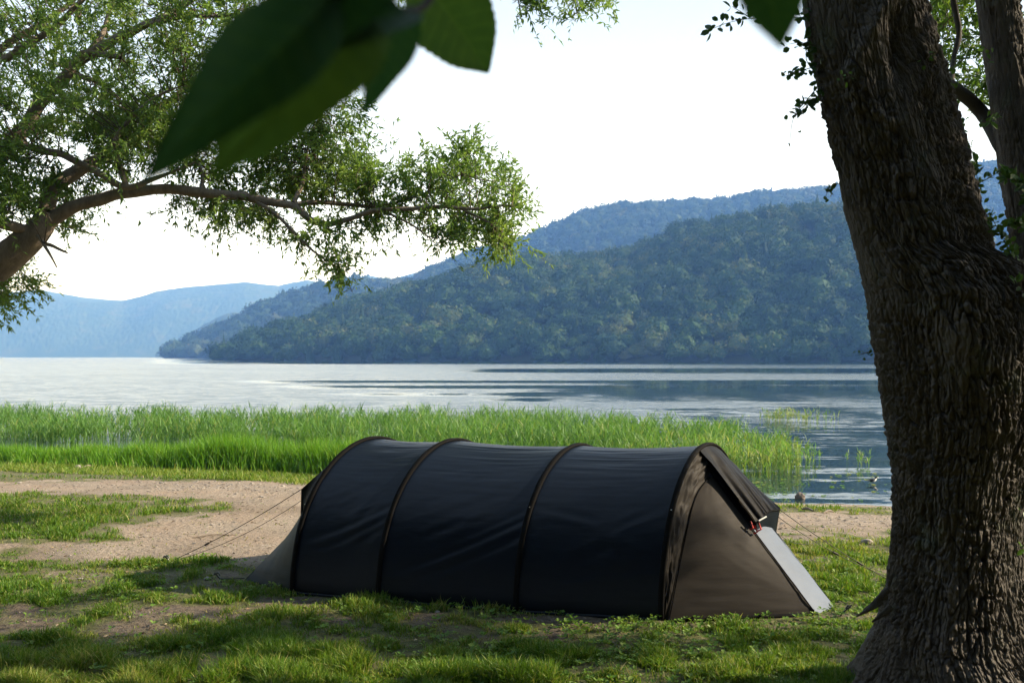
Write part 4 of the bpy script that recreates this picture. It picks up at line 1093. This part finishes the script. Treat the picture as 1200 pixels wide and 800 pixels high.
# side limb bridging behind the fork, thin hanging limb, torn bark flake at the foot
def limb(pts, r, sides, step):
    t_ = Tubes(); t_.add(pts, r, sides, step, .3); add('limb', t_.V(), t_.F(), M_bark, oak)
limb([P(1080, 88, 5.65), P(1124, 108, 5.9), P(1150, 132, 5.98), P(1176, 172, 5.85)], [.05, .042, .042, .05], 12, .02)
limb([P(1112, -40, 6.3), P(1118, 5, 6.3), P(1124, 40, 6.3), P(1117, 70, 6.25), P(1116, 95, 6.1)], [.02, .02, .018, .016, .014], 8, .03)
for a in range(7):   # upper limbs above the frame, carrying the shading crown
    s0 = P(1000+rgt.uniform(-20, 120), -250, 5.5+rgt.uniform(-.1, .5))
    e = np.array([rgt.uniform(4.5, 9), rgt.uniform(.5, 8), rgt.uniform(5.2, 7.5)]); m = (s0+e)/2+np.array([0, 0, .6])
    limb([s0, m, e], [.12, .07, .02], 8, .2)
fl = Tubes()
for dx, dz, ln in ((0, 0, .12), (-.02, -.03, .13), (.015, -.06, .1), (.005, .03, .09)):
    c = P(1038+dx*100, 697, 5.15)+np.array([dx, -.01*abs(dx)*50, dz])
    fl.add([c, c+np.array([-ln*.45, -.015, -.03]), c+np.array([-ln, -.01, -.075])], [.018, .014, .004], 6)
add('loose_bark', fl.V(), fl.F(), M_bark, oak)

# crown: leaves seen between the stems, and the shade-casting mass above and right of the frame
L = Leaves(); TW = Tubes()
n_ok = 0
for poly, n, (d0, d1), sc in (([(1085,-60),(1150,-60),(1160,60),(1165,110),(1128,105),(1105,60)], 70, (6.4, 8.5), 1.0),
                          ([(1188,-60),(1300,-60),(1300,80),(1205,60)], 26, (6.4, 8.5), 1.0),
                          ([(1150,95),(1172,90),(1176,140),(1160,130)], 4, (6.6, 7.6), .8)):
    pa = np.array(poly); c_ = 0
    while c_ < n:
        x, y = rgt.uniform(pa[:, 0].min(), pa[:, 0].max()), rgt.uniform(pa[:, 1].min(), pa[:, 1].max())
        if not in_poly(x, y, poly): continue
        c_ += 1; p = P(x, y, rgt.uniform(d0, d1))
        spray(L, TW, p, rgt.normal(size=3)+np.array([-.4, 0, -.5]), rgt.uniform(.25, .45)*sc, 4, 12, .06, .02, np.clip(rgt.normal(.45, .25), 0, 1), rgt)
tanE = math.tan(SUN_EL)
while n_ok < 430:
    p = np.array([rgt.uniform(3.2, 11), rgt.uniform(-2.5, 9.9), rgt.uniform(3.6, 8.2)])
    px = 600+F_PX*p[0]/max(p[1], .05); pyy = HZ-F_PX*(p[2]-CAM_Z)/max(p[1], .05)
    if p[1] > 0 and px < 1290 and pyy > -90: continue
    gy = p[1]-math.tan(SUN_AZ)*(p[2]/tanE)*math.cos(SUN_AZ); gx = p[0]-p[2]/tanE*math.cos(SUN_AZ)
    if gy > (8.0 if gx < -2.7 else 7.25): continue
    if gx > .2 and gy > 6.7: continue
    if gy < 6.1 and rgt.random() < .9: continue
    zt = p[2]-(p[0]-2.9)*tanE; yt = p[1]-(p[0]-2.9)*math.tan(SUN_AZ)
    if -.4 < zt < 1.55 and 4.4 < yt < 6.0: continue
    if rgt.random() > sst(.44, .56, fbm(gx*.7, gy*1.0, 0, 610, 3)): continue
    n_ok += 1
    spray(L, TW, p, rgt.normal(size=3), rgt.uniform(.4, .7), 5, 13, .085, .034, np.clip(rgt.normal(.4, .2), 0, 1), rgt)
for _ in range(130):  # unseen sprays added along the sun line to shade the upper trunk
    t0 = np.array([2.55+rgt.uniform(-.3, .3), 5.1+rgt.uniform(-.5, .4), rgt.uniform(2.0, 4.4)])
    p = t0+SUN*rgt.uniform(2.0, 7.5)+rgt.normal(size=3)*.1
    if 600+F_PX*p[0]/p[1] < 1310: continue
    spray(L, TW, p, rgt.normal(size=3), rgt.uniform(.4, .7), 5, 13, .085, .034, np.clip(rgt.normal(.4, .2), 0, 1), rgt)
v, f, ti = L.build()
cr = add('crown', v, f, M_leafR, oak, {'tint': ti}, False)
obj('twigs', new_mesh('twigs', TW.V()-np.array(oak.location), TW.F(), M_twig), cr)

# unseen crowns added around and above the camera to hold back sky light
prw = crown_protos(4, 2, 900, 360, .16)
VV, F3, F4, TT, off = [], [], [], [], 0
rgk = np.random.default_rng(91)
spots = [(x+rgk.uniform(-1.5, 1.5), -7-rgk.uniform(0, 3), z, rgk.uniform(2.8, 3.6)) for x in range(-30, 26, 4) for z in (2.2, 6.5, 10.5)]
spots += [(x, y, 8.2+rgk.uniform(-.6, 1.2), rgk.uniform(1.9, 2.5)) for x in np.arange(-9, 4, 3.2) for y in (-5, -2.6, -.3)]
spots += [(4.6, .3, 4.9, 1.5), (6.2, .1, 6.0, 1.7)]  # added to keep the sun off the close leaves
spots += [(-17+rgk.uniform(-2, 2), y, z, 3.2) for y in (-4, 1, 5) for z in (3, 8)]
for x, y, z, r_ in spots:
    v, f3, f4, ti = prw[rgk.integers(4)]; a = rgk.uniform(0, 6.28); ca, sa = math.cos(a), math.sin(a)
    VV.append(np.stack([(v[:, 0]*ca-v[:, 1]*sa)*r_+x, (v[:, 0]*sa+v[:, 1]*ca)*r_+y, v[:, 2]*r_*.8+z], 1)); F3.append(f3+off); F4.append(f4+off); TT.append(ti); off += len(v)
tag(obj('unseen_crowns', new_mesh('unseen_crowns', np.vstack(VV), [np.vstack(F3), np.vstack(F4)], M_leafR, {'tint': np.concatenate(TT)}, False)), kind='stuff')

# climbing shoots with round leaves on the trunk
vine = empty('climbing_vine', P(1040, 420, 4.95), 'round-leaved green creeper shoots growing out of the furrowed trunk', 'vine')
L = Leaves(); TW = Tubes()
def shoot(pts, Y, n, size, tint, spread=.035, r=.003):
    L = Leaves(); TW = Tubes()
    p = np.array([P(a, b, Y) for a, b in pts]); q, rq = resample(p, np.linspace(r, .0012, len(p)), .02)
    TW.add(q, rq, 5)
    k = rgt.integers(0, len(q), n); b = q[k]; nb = len(b)
    d = nrm(np.gradient(q, axis=0)[k])*.5+rgt.normal(size=(nb, 3))*.7
    b = b+rgt.normal(size=(nb, 3))*spread*.4
    L.add(b, d, nrm(rgt.normal(size=(nb, 3))*.6+np.array([0, -.7, .5])), size*rgt.uniform(.6, 1.2, nb), size*.62*rgt.uniform(.8, 1.2, nb), np.clip(tint+rgt.normal(size=nb)*.1, 0, 1))
    so_ = add('shoot', TW.V(), TW.F(), M_twig, vine); v, f, ti = L.build(True)
    obj('leaves', new_mesh('leaves', v-np.array(vine.location), f, M_vine, {'tint': ti}, False), so_)
shoot([(950,20),(915,22),(880,22),(850,28),(822,40)], 5.3, 46, .05, .12)
shoot([(880,22),(868,14),(858,8)], 5.3, 10, .05, .12)
shoot([(955,60),(940,50),(925,52)], 5.3, 18, .045, .15); shoot([(958,78),(942,82),(918,90)], 5.3, 26, .045, .15)
shoot([(960,100),(945,118),(930,138),(925,172)], 5.3, 8, .042, .15); shoot([(962,112),(945,122),(932,135)], 5.3, 42, .045, .2)
shoot([(965,95),(945,70),(950,40)], 5.3, 24, .045, .2)
shoot([(982,215),(972,220),(968,230)], 5.3, 12, .036, .2)
shoot([(1160,280),(1150,250),(1146,215),(1140,180),(1128,160)], 5.5, 60, .042, .6); shoot([(1165,275),(1150,270),(1138,262)], 5.3, 40, .04, .7)
shoot([(1146,215),(1160,208),(1172,200)], 5.6, 16, .045, .5); shoot([(1130,170),(1118,130),(1112,90),(1108,60)], 5.55, 70, .04, .6)
shoot([(1205,325),(1186,300),(1170,270),(1160,250)], 5.15, 110, .042, .75); shoot([(1220,245),(1197,218),(1180,205)], 5.3, 70, .055, .5)
shoot([(1225,280),(1205,262),(1185,262)], 5.2, 70, .05, .7); shoot([(1205,350),(1196,335),(1192,325)], 4.95, 12, .045, .75)
shoot([(1160,70),(1158,60),(1150,52)], 5.55, 8, .035, .7); shoot([(1175,130),(1162,140),(1150,145)], 5.6, 12, .055, .7); shoot([(1210,660),(1195,625),(1200,600)], 4.85, 10, .04, .7)
shoot([(1002,90),(998,88),(990,92)], 4.98, 7, .03, .7); shoot([(1095,60),(1088,66),(1085,72)], 5.02, 8, .03, .6)
shoot([(1020,412),(1012,414),(1006,416)], 5.3, 9, .026, .2)
# ------------------------------------------------------------------ out-of-focus broad leaves close to the lens
def leaf_mesh(base, tip, width, nrm_, curl=.15, fold=.25, seed=0):
    base, tip = np.asarray(base, float), np.asarray(tip, float); ax_ = tip-base; ln = np.linalg.norm(ax_); d = ax_/ln
    n_ = nrm(np.asarray(nrm_, float)-d*(np.asarray(nrm_, float)@d)); s_ = np.cross(d, n_)
    nu, nv = 60, 31
    u = np.linspace(0, 1, nu)[:, None]; v = np.linspace(-1, 1, nv)[None]
    prof = np.clip(np.sin(math.pi*u**.72), 0, 1)**.62*(1-.55*u**3.5)
    prof = prof*(1+.02*np.sin(u*95+seed)+.07*np.sin(u*13+seed*2.1)*u)
    hw = width*.5*prof
    z = fold*np.abs(v)*hw-curl*ln*(u-.3)**2+.02*ln*np.sin(7*u+3*v+seed)*np.abs(v)
    vein = np.abs(np.sin((u*9-np.abs(v)*1.3)*math.pi))**.35
    z = z+.006*ln*vein*np.abs(v)**.3*(prof > .1)
    p = base+d*(u*ln)[..., None]+s_*(v*hw)[..., None]+n_*(z)[..., None]
    th_ = .0004
    top = p.reshape(-1, 3); f = grid_faces(nu, nv)
    vn2 = (np.abs(np.sin((u*9-np.abs(v)*1.3)*math.pi)) < .22)*.35+(np.abs(v) < .06)*.4
    return top, f, (vn2*np.ones_like(u*v)).ravel()
M_dtwig = plain('dark twig', (.022, .017, .013), .8, .1)
spr = empty('leafy_branch', P(482, 12, .72), 'big dark green blurred leaves hanging from a twig close to the lens', 'branch')
def leaf(bp, tp, Y0, Y1, wpx, nv, tint, seed, parent, curl=.1):
    b, t_ = P(*bp, Y0), P(*tp, Y1)
    v, f, ve = leaf_mesh(b, t_, wpx/F_PX*(Y0+Y1)/2, nv, curl, .3, seed)
    add('leaf', v, f, M_big, parent, {'tint': np.clip(tint+ve+.25*(fbm(v[:, 0]*60, v[:, 2]*60, 0, seed, 2)-.5), 0, 1)})
leaf((392, -2), (170, 204), .50, .42, 116, (.55, -.7, .45), .15, 1, spr)
leaf((432, 14), (246, 200), .56, .50, 144, (.2, -.9, .3), .85, 2, spr)
leaf((478, 12), (300, 62), .60, .54, 150, (.0, -.8, .6), .05, 3, spr)
leaf((474, 8), (427, 134), .74, .78, 70, (.75, -.6, .1), .2, 4, spr)
leaf((490, -34), (574, 86), 1.05, 1.12, 112, (-.2, -.9, .35), .8, 5, spr, .06)
leaf((440, -60), (372, 66), .52, .50, 130, (.1, -.8, .6), .0, 6, spr)
tb = Tubes(); tb.add([P(392, -4, .5), P(432, 4, .56), P(478, 13, .68), P(502, 2, .75), P(520, -40, .8), P(600, -160, .9), P(760, -330, 1.2)], [.0016, .0022, .0028, .003, .0032, .004, .006], 8, .004)
add('twig', tb.V(), tb.F(), M_dtwig, spr)
spr2 = empty('leafy_branch', P(890, -60, .6), 'single blurred green leaf poking down from above beside the big trunk', 'branch')
leaf((885, -62), (917, 54), .58, .56, 96, (-.1, -.9, .4), .5, 8, spr2, .06)
tb = Tubes(); tb.add([P(885, -62, .58), P(900, -110, .6), P(960, -260, .8), P(980, -420, 1.2)], [.002, .0025, .004, .006], 8, .01)
add('twig', tb.V(), tb.F(), M_dtwig, spr2)
